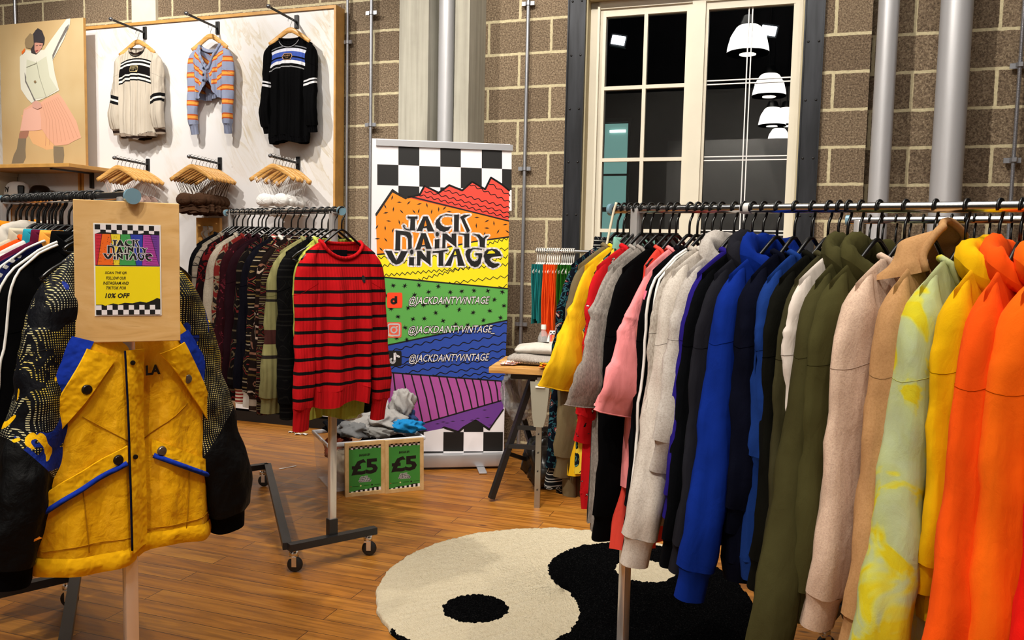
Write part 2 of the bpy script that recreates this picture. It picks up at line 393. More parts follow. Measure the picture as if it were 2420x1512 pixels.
struct(wall_obj('trim_1', [((-2.631, .12, 0), (-2.413, .3, 5.2)), ((-2.219, .12, 0), (-2.116, .3, 5.2)), ((-2.631, -.02, 0), (-2.116, .12, 5.2))], CONC))
struct(wall_obj('trim_2', [((-5.17, -.02, 0), (-4.93, .03, 5.2))], plain('cream_render', 'd8d2bd', .8, var=.05)))
def wthing(name, label, cat, u, w, z, group=None): return thing(name, label, cat, wp(u, w, z), -AZ, group)
# pipes and conduits
GALV = plain('galvanised_steel', 'a9abb2', .38, .75, var=.08, vs=3); PIPEP = plain('silver_grey_painted_pipe', 'b9b9bd', .42, .35, var=.04, vs=2)
def pipe(label, u, w, r, z1=5.2, m=PIPEP, name='pipe', clips=(), cat='pipe', z0=0, group=None):
    t = wthing(name, label, cat, u, w, 0, group)
    MB().lathe([(r, z0), (r, z1)], 28).build('tube', m, t, smooth='auto')
    for z in clips:
        mb = MB().lathe([(r*1.0, z-.012), (r*1.5, z-.012), (r*1.5, z+.012), (r*1.0, z+.012)], 16)
        mb.box((-r*2.6, 0, z), (r*2.2, .012, .026)).box((r*2.6, 0, z), (r*2.2, .012, .026)).box((0, (w+r)/2, z), (.014, w-r if w > r else .01, .014))
        mb.build('saddle_clip', GALV, t, smooth='auto')
    return t
pipe('wide silver vertical pipe, left of the two beside the window', .442, .08, .058)
pipe('widest silver vertical pipe, nearest the right edge', .797, .1, .085)
pipe('slim silver pipe running down the groove of the concrete column', -2.325, .2, .054)
pipe('thin steel conduit between the banner and the window', -1.80, .03, .012, m=GALV, name='conduit_pipe', clips=(3.04, 1.934, .861))
pipe('thin steel conduit along the left edge of the banner', -2.985, .045, .012, m=GALV, name='conduit_pipe', clips=(3.059, 2.265))
pipe('thin steel conduit at the wood edge of the display panel', -3.19, .03, .01, m=GALV, name='conduit_pipe', clips=(2.87,))
pipe('thin steel conduit high behind the photo poster', -6.42, .03, .012, m=GALV, name='conduit_pipe')
t = wthing('threaded_rod', 'zinc threaded rod with two nuts at the far right wall', 'rod', 1.16, -.03, 0)
MB().lathe([(.009, 0), (.009, 5.2)], 12).build('rod', GALV, t, smooth='auto')
mb = MB()
for k in range(420): mb.lathe([(.009, 1.2+k*.006), (.0125, 1.203+k*.006), (.009, 1.206+k*.006)], 8)
mb.build('thread', GALV, t)
for z in (2.494, 1.954): MB().lathe([(.022, z-.012), (.022, z+.012)], 6).box((0, .035, z), (.09, .012, .03)).build('bracket', GALV, t)
# steel channels either side of the window
STL = NT('blackened_steel'); STL = STL.done(STL.ramp(STL.noise(1, STL.scl((20, 20, 2)), 4), [(.3, '1d1e21'), (.7, '34363b')]), .42, .6)
for lab, u0, u1 in (('black riveted steel plate on the left of the window', -1.521, -1.399), ('black riveted steel plate on the right of the window', -.023, .094)):
    t = wthing('steel_plate', lab, 'steel plate', (u0+u1)/2, 0, 0, 'steel plates flanking the window'); wd = u1-u0
    mb = MB().box((0, -.011, 2.6), (wd, .02, 5.2)).box((-wd/2+.004, -.017, 2.6), (.008, .03, 5.2)).box((wd/2-.004, -.017, 2.6), (.008, .03, 5.2)); mb.build('plate', STL, t)
    for k in range(8):
        for sx in (-1, 1):
            MB().lathe([(.0075, 0), (.0065, .004), (.003, .006), (0, .0062)], 10, (sx*wd*.26, -.021, 3.386-.3525*k), Matrix.Rotation(pi/2, 3, 'X')).build('rivet', BLKMET, t, smooth=True)
# window
CREAM = plain('cream_window_paint', 'd9d2c0', .45, var=.03, vs=5); LEADW = plain('white_lead_bar', 'eeeeee', .5)
t = NT('window_glass'); fr = t.n('Fresnel', {0: 1.62}).outputs[0]
mixs = t.n('MixShader'); t.set(mixs.inputs[0], fr)
t.t.links.new(t.n('BsdfTransparent', {0: (.86, .9, .92, 1)}).outputs[0], mixs.inputs[1]); t.t.links.new(t.n('BsdfGlossy', {'Color': (1, 1, 1, 1), 'Roughness': .0}).outputs[0], mixs.inputs[2])
t.t.links.new(mixs.outputs[0], t.t.nodes['Material Output'].inputs[0]); GLASS = t.m
win = wthing('window_1', None, None, 0, 0, 0); struct(win)
y = .13
def fb(mb, u0, u1, z0, z1, d=.05, yy=y): return mb.box(((u0+u1)/2, yy, (z0+z1)/2), (u1-u0, d, z1-z0))
rv = MB()
rv.add([(-1.40, 0, .86), (-1.40, .2, .86), (-1.40, .2, 3.06), (-1.40, 0, 3.06), (-.02, 0, .86), (-.02, .2, .86), (-.02, .2, 3.06), (-.02, 0, 3.06)], [(0, 1, 2, 3), (4, 5, 6, 7)])
rv.box((-.71, .1, 3.055), (1.38, .2, .012)).box((-.71, .1, .866), (1.38, .2, .012)).box((-1.395, .1, 1.96), (.01, .2, 2.2)).box((-.025, .1, 1.96), (.01, .2, 2.2))
rv.build('window_reveal', plain('cream_reveal_paint', 'b5a884', .6), win)
fm = MB(); fb(fm, -1.392, -1.332, .87, 3.05, .09); fb(fm, -.09, -.028, .87, 3.05, .09, .15); fb(fm, -1.392, -.028, 3.0, 3.05, .09); fb(fm, -1.392, -.028, .87, .93, .09); fb(fm, -.70, -.645, .87, 3.05, .1)
fb(fm, -1.34, -1.325, .87, 3.02, .02, .08); fb(fm, -.715, -.70, .87, 3.02, .02, .09); fb(fm, -.645, -.63, .87, 3.02, .02, .09)
fm.build('window_frame', CREAM, win)
sm = MB()
for u0, u1 in ((-1.33, -1.288), (-.752, -.708), (-.642, -.611), (-.08, -.035)): fb(sm, u0, u1, .9, 3.0, .06)
for u0, u1 in ((-1.33, -.708), (-.642, -.035)): fb(sm, u0, u1, 2.952, 3.0, .058); fb(sm, u0, u1, .9, .96, .058)
sm.build('window_sash', CREAM, win)
for (u0, u1) in ((-1.03, -1.006),): fb(MB(), u0, u1, .95, 2.96, .03, .115).build('glazing_bar', CREAM, win)
for z in (2.479, 2.0, 1.523, 1.04): fb(MB(), -1.29, -.75, z-.012, z+.012, .028, .115).build('glazing_bar', CREAM, win)
for u in (-.362, -.340): fb(MB(), u-.0035, u+.0035, .95, 2.96, .008, .125).build('lead_bar', LEADW, win)
for z in (2.49, 2.0, 1.52, 1.04):
    for dz in (-.012, .012): fb(MB(), -.615, -.075, z+dz-.0035, z+dz+.0035, .008, .125).build('lead_bar', LEADW, win)
for k, (u0, u1) in enumerate(((-1.29, -.75), (-.613, -.078))): MB().add([(u0, y, .93), (u1, y, .93), (u1, y, 2.97), (u0, y, 2.97)], [(0, 1, 2, 3)]).build('glass_pane', GLASS, win)
# outside, seen through the glass at night
def emit(name, col, st):
    if name in MATS: return MATS[name]
    t = NT(name); MATS[name] = t.done(col, .5, Emission_Color=col, Emission_Strength=st); return MATS[name]
struct(wall_obj('wall_outside', [((-9, -7.2, -2), (6, -7, 9))], plain('dark_brick_opposite', '1d1a1a', .9, var=.3, vs=3)))
struct(wall_obj('floor_outside', [((-9, -7, -.3), (6, -.5, -.2))], plain('wet_asphalt', '121214', .6)))
t = wthing('stairwell_window', 'teal lit stairwell window of the building opposite, seen through the left casement', 'window', -2.24, -4.9, 1.2)
mb = MB().box((0, 0, 1.5), (.36, .02, .62)).box((0, 0, .97), (.36, .02, .40)).box((0, 0, .28), (.36, .02, .86)); mb.build('lit_pane', emit('teal_lit_pane', '6f9a90', .95), t)
MB().box((-.19, -.02, .9), (.03, .04, 1.95)).box((.19, -.02, .9), (.03, .04, 1.95)).box((0, -.02, 1.17), (.36, .04, .02)).box((0, -.02, .735), (.36, .04, .035)).box((0, -.02, 1.85), (.4, .04, .05)).build('frame', BLKMET, t)
MB().box((.04, -.02, 1.715), (.2, .02, .03)).build('strip_light', emit('tube_glow', 'ffffff', 2.5), t)
for lab, u in (('bright white floodlight outside behind the left casement', -1.61), ('bright white floodlight outside behind the right window light', -.315)):
    t = wthing('floodlight', lab, 'floodlight', u, -2, 3.286, 'floodlights outside the window')
    MB().box((0, .03, 0), (.15, .05, .11), Matrix.Rotation(.2, 3, 'Y')).build('housing', BLKMET, t)
    MB().box((0, 0, 0), (.12, .012, .075), Matrix.Rotation(.2, 3, 'Y')).build('lens', emit('floodlight_lens', 'f4fbff', 14), t)
    MB().tube([(0, .05, 0), (0, .12, .05), (0, .12, 2.5)], .012).build('bracket', BLKMET, t)
# pendant lamps hanging in the room (mirrored in the window)
SHADE = NT('ribbed_acrylic_shade'); x_, y_, z_ = SHADE.xyz()
SHADE = SHADE.done('f2f2f0', .2, 0, Emission_Color='fffaf2', Emission_Strength=28)
def pendant(u, w, z, lab):
    t = wthing('pendant_lamp', lab, 'pendant lamp', u, w, z, 'pendant lamps hanging from the ceiling')
    MB().lathe([(.10, .30), (.13, .28), (.19, .18), (.22, .06), (.225, 0), (.218, 0), (.2, .06), (.17, .17), (.1, .26)], 32).build('shade', SHADE, t, smooth='auto')
    MB().lathe([(.228, -.004), (.228, .008), (.222, .008), (.222, -.004)], 32).build('rim', BLKMET, t)
    MB().lathe([(.0, -.02), (.09, -.01), (.1, .12), (.06, .2), (0, .22)], 20).build('bulb', emit('pendant_bulb', 'fff6e8', 30), t, smooth=True)
    MB().lathe([(.0, .40), (.07, .40), (.105, .30), (.105, .28), (0, .28)], 20).build('gear_box', STEEL, t, smooth='auto')
    MB().tube([(0, 0, .4), (0, 0, 5.2-z)], .006).build('cable', BLKMET, t)
for px, py, dist, lab in ((1768, 105, 9.8, 'nearest of the clear bell pendant lamps'), (1818, 210, 12.3, 'second nearest clear bell pendant lamp'), (1825, 283, 14.9, 'third clear bell pendant lamp from the window'), (1858, 283, 15.2, 'clear bell pendant lamp to the right of the third'), (1840, 327, 18.0, 'furthest clear bell pendant lamp')):
    d = Fv + Rv*((px-1210)/FPX) - Uv*((py-756)/FPX); P = V((0, 0, CAMH))+d*dist/d.length
    vd = P.dot(NW)-DW; u = P.dot(TW)
    pendant(u, vd-.26, P.z-.1, lab)
# ---------------------------------------------------------------- garments
def sm(a, b, x):
    t = max(0, min(1, (x-a)/(b-a))); return t*t*(3-2*t)
def catmull(P, n):
    P = [V(p) for p in P]; Q = [P[0]*2-P[1]]+P+[P[-1]*2-P[-2]]; out = []
    for k in range(n):
        t = k/(n-1)*(len(P)-1); i = min(int(t), len(P)-2); f = t-i; a, b, c, d = Q[i:i+4]
        out.append(.5*((2*b)+(c-a)*f+(2*a-5*b+4*c-d)*f*f+(3*b-a-3*c+d)*f**3))
    return out
def seam_mat(m):
    c = tuple(m['tone']) if 'tone' in m else (.02, .02, .02); return plain(m.name+'_seam', c+(1,), .95, spec=.0)  # darkened fabric colour paints in the shade of the seam groove
class G:
    """hanging garment. Local frame: hook on the rail at the origin, x across the shoulders,
    front towards -y, z down the body."""
    D = dict(sw=.215, nw=.085, zn=-.115, drop=.075, L=.66, hw=.25, cw=.235, t=.05, sl=.60, flare=.03, ra=.085, rb=.05, sb=.034,
             fold=.012, nf=5, dipf=.075, dipb=.01, seed=1, kind='crew', mat=None, rib=None, cuff=.06, hem=.055, res=1.0, swing=0., bend=.02)
    def __init__(s, **k):
        s.__dict__.update(G.D); s.__dict__.update(k); s.R = random.Random(s.seed)
        s.ph = [s.R.uniform(0, 6.28) for _ in range(12)]; s.rib = s.rib or s.mat
    def top(s, x):
        a = abs(x)
        return s.zn-s.drop*((max(0, a-s.nw))/(s.sw-s.nw))**1.15 if a <= s.sw*1.2 else s.zn-s.drop*1.3
    def hwid(s, v):
        'half width down the body'
        if v < .28: return s.sw-.022+(s.cw-s.sw+.022)*sm(0, .28, v)
        return s.cw+(s.hw-s.cw)*((v-.28)/.72)
    def y(s, x, z, side):
        zb = s.zn-s.L; v = max(0, min(1, (s.top(min(abs(x), s.sw))-z)/(s.top(min(abs(x), s.sw))-zb))); w = s.hwid(v)
        q = min(1, abs(x)/w); e = sqrt(max(0, 1-q**4))
        th = (.012+(s.t/2)*sm(0, .35, v)+.006*v)*(1 if abs(x) < s.nw*.93 else max(sqrt(min(1, v/.06)), 1-sm(s.nw*.93, s.nw*1.12, abs(x))))
        y = th*e
        f = s.fold*sm(.05, .6, v)*(sin(x*s.nf*2*pi/(2*s.hw)*1.0+s.ph[0]+side+1.1*z)+.6*sin(x*s.nf*1.7*2*pi/(2*s.hw)+s.ph[1]-2*z+side*2))*e**.4
        f += s.fold*.35*sin(z*17+x*9+s.ph[2])*sin(x*13+s.ph[3])*sm(.02, .3, v)*e**.4
        return side*y+f
    def pt(s, u, v, side):
        q = .5*(-1+2*u)+.5*sin(pi/2*(-1+2*u)); x = q*s.hwid(v)
        zt = s.top(x)
        if abs(x) < s.nw:
            k = (1-abs(x)/s.nw)**.9 if s.__dict__.get('vneck') and side < 0 else (1-(x/s.nw)**2)**.6; zt -= (s.dipf if side < 0 else s.dipb)*k
        zb = s.zn-s.L-.012*sin(q*4+s.ph[4]); z = zt+(zb-zt)*v
        return V((x, s.y(x, z, side), z))
    def neck(s, n=28, lift=0, out=0):
        pts = []
        for k in range(n):
            a = 2*pi*k/n; x = s.nw*cos(a); side = -1 if sin(a) < 0 else 1
            kk = max(0, 1-abs(x)/s.nw)**.9 if s.__dict__.get('vneck') and side < 0 else max(0, 1-(x/s.nw)**2)**.6; z = s.top(x)-(s.dipf if side < 0 else s.dipb)*kk
            pts.append(V((x*(1+out), (s.y(x, z-.01, side))*(1+out)+side*.002, z+lift)))
        return pts
    def torso(s, parent, name='torso'):
        mb = MB(); nu, nv = int(34*s.res), int(30*s.res)
        for side in (-1, 1): mb.grid(lambda u, v: s.pt(u, v**1.7, side), nu, nv)
        return mb.build(name, s.mat, parent, smooth=True)
    def path(s, sd):
        'centre line of a sleeve, kept inside the outer silhouette'
        sw, z = s.sw, s.zn-s.drop; f, L = s.flare, s.sl; b = s.bend
        x0 = sw-.095; E = [(x0, 0, s.top(x0)-.006), (sw-.04, 0, s.top(sw-.04)-.004), (sw+.003, 0, z-.026)]
        if L > .2: E.append((sw+.018+f*(.06 if L > .45 else .17), s.swing*.1, z-.09))
        E += [(sw+.02+f*.42, -b*.4+s.swing*.35, z-L*.5), (sw+.02+f*.8, -b+s.swing*.7, z-L*.76), (sw+.01+f, b*.3+s.swing, z-L)]
        E = catmull(E, 160); cum = [0]
        for p, q in zip(E, E[1:]): cum.append(cum[-1]+(q-p).length)
        n = int(28*s.res); P = []; s.A = []; s.S = []; j = 0
        for i in range(n):
            t = (i/(n-1))**1.25*cum[-1]
            while j < 158 and cum[j+1] < t: j += 1
            d = (E[min(j+3, 159)]-E[max(j-3, 0)]).normalized(); nn = V((-d.z, 0, d.x)).normalized()
            p = E[j].lerp(E[j+1], min(1, (t-cum[j])/max(1e-9, cum[j+1]-cum[j])))
            A = .010+(s.ra+(s.rb-s.ra)*sm(.2, 1, t/cum[-1])-.010)*sm(-.01, .22, t); s.A.append(A); s.S.append(t)
            P.append(p-nn*A)
        for _ in range(2): P = [P[0]]+[(P[i-1]+P[i]*2+P[i+1])/4 for i in range(1, n-1)]+[P[-1]]
        return [V((sd*p.x, p.y, p.z)) for p in P]
    def rpt(s, P, sd, i, an, sh=1.0, nz=1.0):
        n = len(P); t = i/(n-1); ph = s.ph; d = (P[min(i+1, n-1)]-P[max(i-1, 0)]).normalized()
        a = V((0, 1, 0)).cross(d).normalized(); b = d.cross(a).normalized()
        A = s.A[i]*sh; B = (s.t*.55+(s.sb-s.t*.55)*t)*sh*min(1, .08+s.S[i]/.12)
        f = 1+nz*(.12*sin(3*an+ph[5+(sd > 0)]+t*4)+.07*sin(5*an+ph[7]+t*9)*t)*sm(.15, .4, t)
        f += nz*(.06*sin(t*30+2*an+ph[8])*sm(.35, .5, t)*sm(1, .7, t)+.03*sin(t*61-3*an+ph[9])*sm(.35, .5, t))
        return P[i]+a*A*cos(an)*f+b*B*sin(an)*f
    def rptf(s, P, sd, x, an):
        x = max(1, min(len(P)-2.01, x)); i = int(x); return s.rpt(P, sd, i, an).lerp(s.rpt(P, sd, i+1, an), x-i)
    def sleeve(s, parent, sd, mat=None):
        P = s.path(sd); n = len(P); N = int(20*s.res); mb = MB()
        c0 = s.cuff/s.sl if s.cuff else 0; last = n-1
        while s.cuff and s.S[last] > s.S[-1]-s.cuff: last -= 1
        ring = lambda i, sh=1.0, nz=1.0: [s.rpt(P, sd, i, 2*pi*j/N, sh, nz) for j in range(N)]
        vs = []; fs = []
        for i in range(last+1): vs += ring(i, 1 if i < last or not s.cuff else .98)
        for i in range(last):
            for j in range(N): fs.append((i*N+j, i*N+(j+1) % N, (i+1)*N+(j+1) % N, (i+1)*N+j))
        fs.append(tuple(range(N)))
        mb.add(vs, fs); o = mb.build('sleeve', mat or s.mat, parent, smooth=True)
        if s.sl > .45:
            k = min(range(n), key=lambda q: abs(s.S[q]-.24)); MB().tube([s.rptf(P, sd, k-sd*1.1*cos(2*pi*j/N)*s.res, 2*pi*j/N) for j in range(N)], .0008, 5, True).build('armhole_seam', seam_mat(mat or s.mat), o, smooth=True)
        if s.cuff:
            cb = MB(); vs = []; fs = []
            for k in range(5):
                t = last+(n-1-last)*k/4; i = min(int(t), n-2); f = t-i
                r0, r1 = ring(i, .8 if k else .93, .4), ring(i+1, .8, .4); vs += [a.lerp(b, f) for a, b in zip(r0, r1)]
            for k in range(4):
                for j in range(N): fs.append((k*N+j, k*N+(j+1) % N, (k+1)*N+(j+1) % N, (k+1)*N+j))
            cb.add(vs, fs).build('cuff', s.__dict__.get('cuffmat') or s.rib, o, smooth=True)
        else:
            e = ring(n-1, 1.0); MB().tube(e, .0018, 6, True).build('cuff', s.rib, o, smooth=True)
        return o
    def hemband(s, parent):
        mb = MB(); zb = s.zn-s.L
        def f(u, v):
            an = u*2*pi; q = cos(an); side = -1 if sin(an) < 0 else 1; x = q*s.hw*(1-.035*v-.01)
            yy = s.y(q*s.hw*.985, zb+.004, side)*(1-.15*v)
            return V((x, yy, zb+.006-s.hem*v-.012*sin(q*4+s.ph[4])))
        mb.grid(f, 56, 5, True); return mb.build('hem_band', s.rib, parent, smooth=True)
    def hood(s, parent, up=False):
        mb = MB(); R = s.R; ph = s.ph
        if up:       # hood standing open behind the hanger
            def f(u, v):
                a = pi*u; r = .115+.018*sin(v*pi); h = .115
                x = cos(a)*r*(1+.12*v); z = s.zn-.035+h*sin(a)**.8*(1-.1*v)+.006*sin(a*7+ph[0])
                return V((x, -.03+.10*v-.035*sin(a)*v+.01*sin(a*5+v*4), z-.025*v))
            mb.grid(f, 30, 10)
            rim = [f(k/30, 0) for k in range(31)]; mb.tube(rim, .009, 8)
            low = [V((sd*.105, -.02, s.zn-.02)) for sd in (1, -1)]
            def g(u, v):
                a = pi*u; x = .12*cos(a)*(1-.2*v); return V((x, -.035-.028*sin(a), s.zn-.03-.05*sin(a)+.045*(v-.5)*-1+.01*sin(a*6)))
            mb.grid(g, 24, 6)
        else:
            def f(u, v):
                a = 2*pi*u; b = 2*pi*v; x0, y0 = (s.nw+.022)*cos(a), .042*sin(a); back = .5+.5*sin(a)
                rr = .026+.016*back+.004*sin(5*a+ph[1])+.003*sin(9*a+3*b); zz = s.zn-.016+.022*back-(.05*(1-back)**2)
                n = V((cos(a), sin(a)*.8, 0))
                return V((x0, y0, zz))+n*rr*.72*cos(b)+V((0, 0, 1))*(rr*1.05*sin(b)+.006*sin(2*b+a*3+ph[2]))
            mb.grid(lambda u, v: f(u, v), 40, 15, True)
        return mb.build('hood', s.mat, parent, smooth=True)
    def make(s, name, label, cat, loc, rz, group):
        o = thing(name, label, cat, loc, rz, group); s.o = o
        s.torso(o)
        for sd in (-1, 1) if not s.__dict__.get('bare') else (): s.sleeve(o, sd, s.__dict__.get('smat'))
        if s.hem: s.hemband(o)
        if s.kind in ('hood', 'hoodup'): s.hood(o, s.kind == 'hoodup')
        elif s.kind == 'shirt':
            mb = MB()
            def f(u, v):
                a = 2*pi*u; p = V((s.nw*1.06*cos(a), .022*sin(a)+.004, s.zn+.004-.05*(max(0, -sin(a)))**1.5))
                return p+V((cos(a)*.012*v, sin(a)*.008*v, .034*(1-abs(1-2*v))-.012*v))
            mb.grid(f, 36, 6, True).build('collar', s.rib, o, smooth=True)
        else:
            P = s.neck(); mb = MB(); n = len(P)
            mb.tube([p+V((0, 0, .003)) for p in P], .0075 if s.kind != 'tee' else .0055, 8, True); mb.build('neckband', s.rib, o, smooth=True)
        return o
def hanger_mesh(kind='black'):
    'one hanger; hook wraps the rail at the origin'
    P = []
    r = .0175
    for k in range(12): a = math.radians(205-k*21.0); P.append((r*cos(a), 0, r*sin(a)+.0))
    P += [(r*.75, 0, -.018), (.002, 0, -.036), (0, 0, -.05), (0, 0, -.078)]
    return P
HG = {}
def hanger(label, loc, rz, group, kind='black', w=.185):
    key = (kind, w); label = ' '.join(label.split()[:16])
    if key not in HG:
        o = thing('clothes_hanger', label, 'hanger', loc, rz, group)
        if kind == 'black' or kind == 'white':
            m = BLKPL if kind == 'black' else WHT
            mb = MB().tube(hanger_mesh(), .0036, 8); mb.build('hook', m, o, smooth=True)
            mb = MB().tube(catmull([(-w, 0, -.078-.66*w), (-w*.85, 0, -.078-.53*w), (-w*.5, 0, -.080-.31*w), (-.02, 0, -.084), (0, 0, -.077), (.02, 0, -.084), (w*.5, 0, -.080-.31*w), (w*.85, 0, -.078-.53*w), (w, 0, -.078-.66*w)], 25), .0052, 8)
            mb.build('shoulder_bar', m, o, smooth=True)
            mb = MB().tube([(-w, 0, -.078-.66*w), (-w*.9, 0, -.086-.66*w), (w*.9, 0, -.086-.66*w), (w, 0, -.078-.66*w)], .004, 8)
            mb.build('lower_bar', m, o, smooth=True)
        else:
            mb = MB().tube(hanger_mesh(), .0017, 6); mb.build('hook', STEEL, o, smooth=True)
            PP = catmull([(-w, -.01, -.165), (-w*.6, 0, -.120), (-.03, 0, -.078), (0, 0, -.072), (.03, 0, -.078), (w*.6, 0, -.120), (w, -.01, -.165)], 27)
            mb = MB(); n = 10; vs = []; fs = []
            for i, p in enumerate(PP):
                d = (PP[min(i+1, 26)]-PP[max(i-1, 0)]).normalized(); up = V((0, 1, 0)).cross(d); q = abs(i-13)/13
                for j in range(n):
                    a = 2*pi*j/n; vs.append(p+V((0, .0065, 0))*cos(a)+up*(.021-.005*q)*sin(a))
            for i in range(26):
                for j in range(n): fs.append((i*n+j, i*n+(j+1) % n, (i+1)*n+(j+1) % n, (i+1)*n+j))
            fs += [tuple(range(n)), tuple(range(26*n, 27*n))]
            mb.add(vs, fs).build('shoulder_bar', BEECH, o, smooth=True)
        remember(o); HG[key] = o; return o
    o = copy_tree(HG[key]); o.location = loc; o.rotation_euler = (0, 0, rz); return tag(o, label, 'hanger', group)
t = NT('beech_wood'); BEECH = t.done(t.ramp(t.noise(1, t.scl((6, 60, 60)), 4, .6, .5), [(.3, 'b8823f'), (.55, 'd3a15c'), (.75, 'e2b877')]), .4, spec=.4)
# patches that lie on a garment's front
def patch(poly, surf, off, step, mat, name, parent, thick=0):
    bm = bmesh.new(); tri = geometry.tessellate_polygon([[V((p[0], p[1], 0)) for p in poly]])
    vs = [bm.verts.new((p[0], 0, p[1])) for p in poly]
    for f in tri: bm.faces.new([vs[i] for i in f])
    xs = [p[0] for p in poly]; zs = [p[1] for p in poly]
    for lo, hi, no in ((min(xs), max(xs), V((1, 0, 0))), (min(zs), max(zs), V((0, 0, 1)))):
        c = lo+step
        while c < hi:
            bmesh.ops.bisect_plane(bm, geom=bm.verts[:]+bm.edges[:]+bm.faces[:], plane_co=no*c, plane_no=no); c += step
    for v in bm.verts: v.co.y = surf(v.co.x, v.co.z)-off
    if thick:
        fs = bm.faces[:]; r = bmesh.ops.extrude_face_region(bm, geom=fs)
        for v in [g for g in r['geom'] if isinstance(g, bmesh.types.BMVert)]: v.co.y -= thick
    bmesh.ops.recalc_face_normals(bm, faces=bm.faces[:])
    me = bpy.data.meshes.new(name); bm.to_mesh(me); bm.free(); me.materials.append(mat)
    me.polygons.foreach_set('use_smooth', [not thick]*len(me.polygons))
    o = bpy.data.objects.new(name, me); COL.objects.link(o); o.parent = parent; return o
def ribbon(pts, w, surf, off, mat, name, parent, seg=.02):
    Q = []
    for a, b in zip(pts, pts[1:]):
        n = max(1, int(hypot(b[0]-a[0], b[1]-a[1])/seg)); Q += [(a[0]+(b[0]-a[0])*i/n, a[1]+(b[1]-a[1])*i/n) for i in range(n)]
    Q.append(pts[-1]); mb = MB().tube([(x, surf(x, z)-off, z) for x, z in Q], w/2, 6); return mb.build(name, mat, parent, smooth=True)
# ---------------------------------------------------------------- rolling rails
CAPM = plain('blue_tinted_cap', '8fb8cc', .12, .35)
def rolling_rail(label, near, far, zn, zf, half=.18, ext=.05, wheels=True, zb=.115):
    'square chrome posts on a Z base with castors; near/far are the two post feet'
    N_, F_ = V((*near, 0)), V((*far, 0)); d = (F_-N_).normalized(); c = V((-d.y, d.x, 0)); c = -c if c.y < 0 else c
    t = thing('rolling_clothes_rail', label, 'clothes rail', N_, 0)
    w = .03
    for nm, P, zr in (('post', V((0, 0, 0)), zn), ('post', F_-N_, zf)):
        M = Matrix((c, d, V((0, 0, 1)))).transposed()
        MB().box(P+V((0, 0, (zb+zr)/2)), (w, w*.9, zr-zb), M, .002).build(nm, WHITENED, t, smooth='auto')
        MB().box(P+V((0, 0, zb+.045)), (w*1.25, w*1.2, .075), M).build('socket', BLKMET, t)
    A, B = -c*half, c*half
    MB().bar(A-d*.018, B-d*.018, .036, .03).build('foot_bar', BLKMET, t); MB().bar(F_-N_+A, F_-N_+B, .036, .03).build('foot_bar', BLKMET, t)
    for o in t.children: 
        if o.name.startswith('foot_bar'): o.location = (0, 0, zb)
    MB().bar(A+d*.0, F_-N_+B, .036, .03).build('diagonal_bar', BLKMET, t).location = (0, 0, zb)
    for P in (A*.86, B*.86, F_-N_+A*.86, F_-N_+B*.86) if wheels else ():
        k = MB().lathe([(.011, .068), (.011, .1)], 12, P).lathe([(.018, .07), (.02, .078), (.018, .086)], 16, P); k.box(P+V((.0, 0, .066)), (.03, .034, .008))
        for sx in (-1, 1): k.prism([(-.016, .068), (.016, .068), (.020, .03), (.010, .022)], sx*.017-.0015, sx*.017+.0015, Matrix.Translation(P).to_3x3() if 0 else None) if 0 else k.box(P+V((.006, sx*.018, .048)), (.02, .003, .042))
        f = k.build('castor', CHROME, t, smooth='auto')
        MB().lathe([(0, -.013), (.022, -.013), (.031, -.008), (.033, 0), (.031, .008), (.022, .013), (0, .013)], 24, P+V((.006, 0, .033)), Matrix.Rotation(pi/2, 3, 'X')).build('wheel', RUB, f, smooth='auto')
    a = V((0, 0, zn))-d*ext; b = F_-N_+V((0, 0, zf))+d*ext
    MB().tube([a, b], .0125, 16).build('rail', CHROME, t, smooth='auto')
    MB().tube([a-d*.012, a], .019, 20).build('end_cap', CAPM, t, smooth='auto')
    MB().tube([b, b+d*.012], .019, 20).build('end_cap', CAPM, t, smooth='auto')
    return t
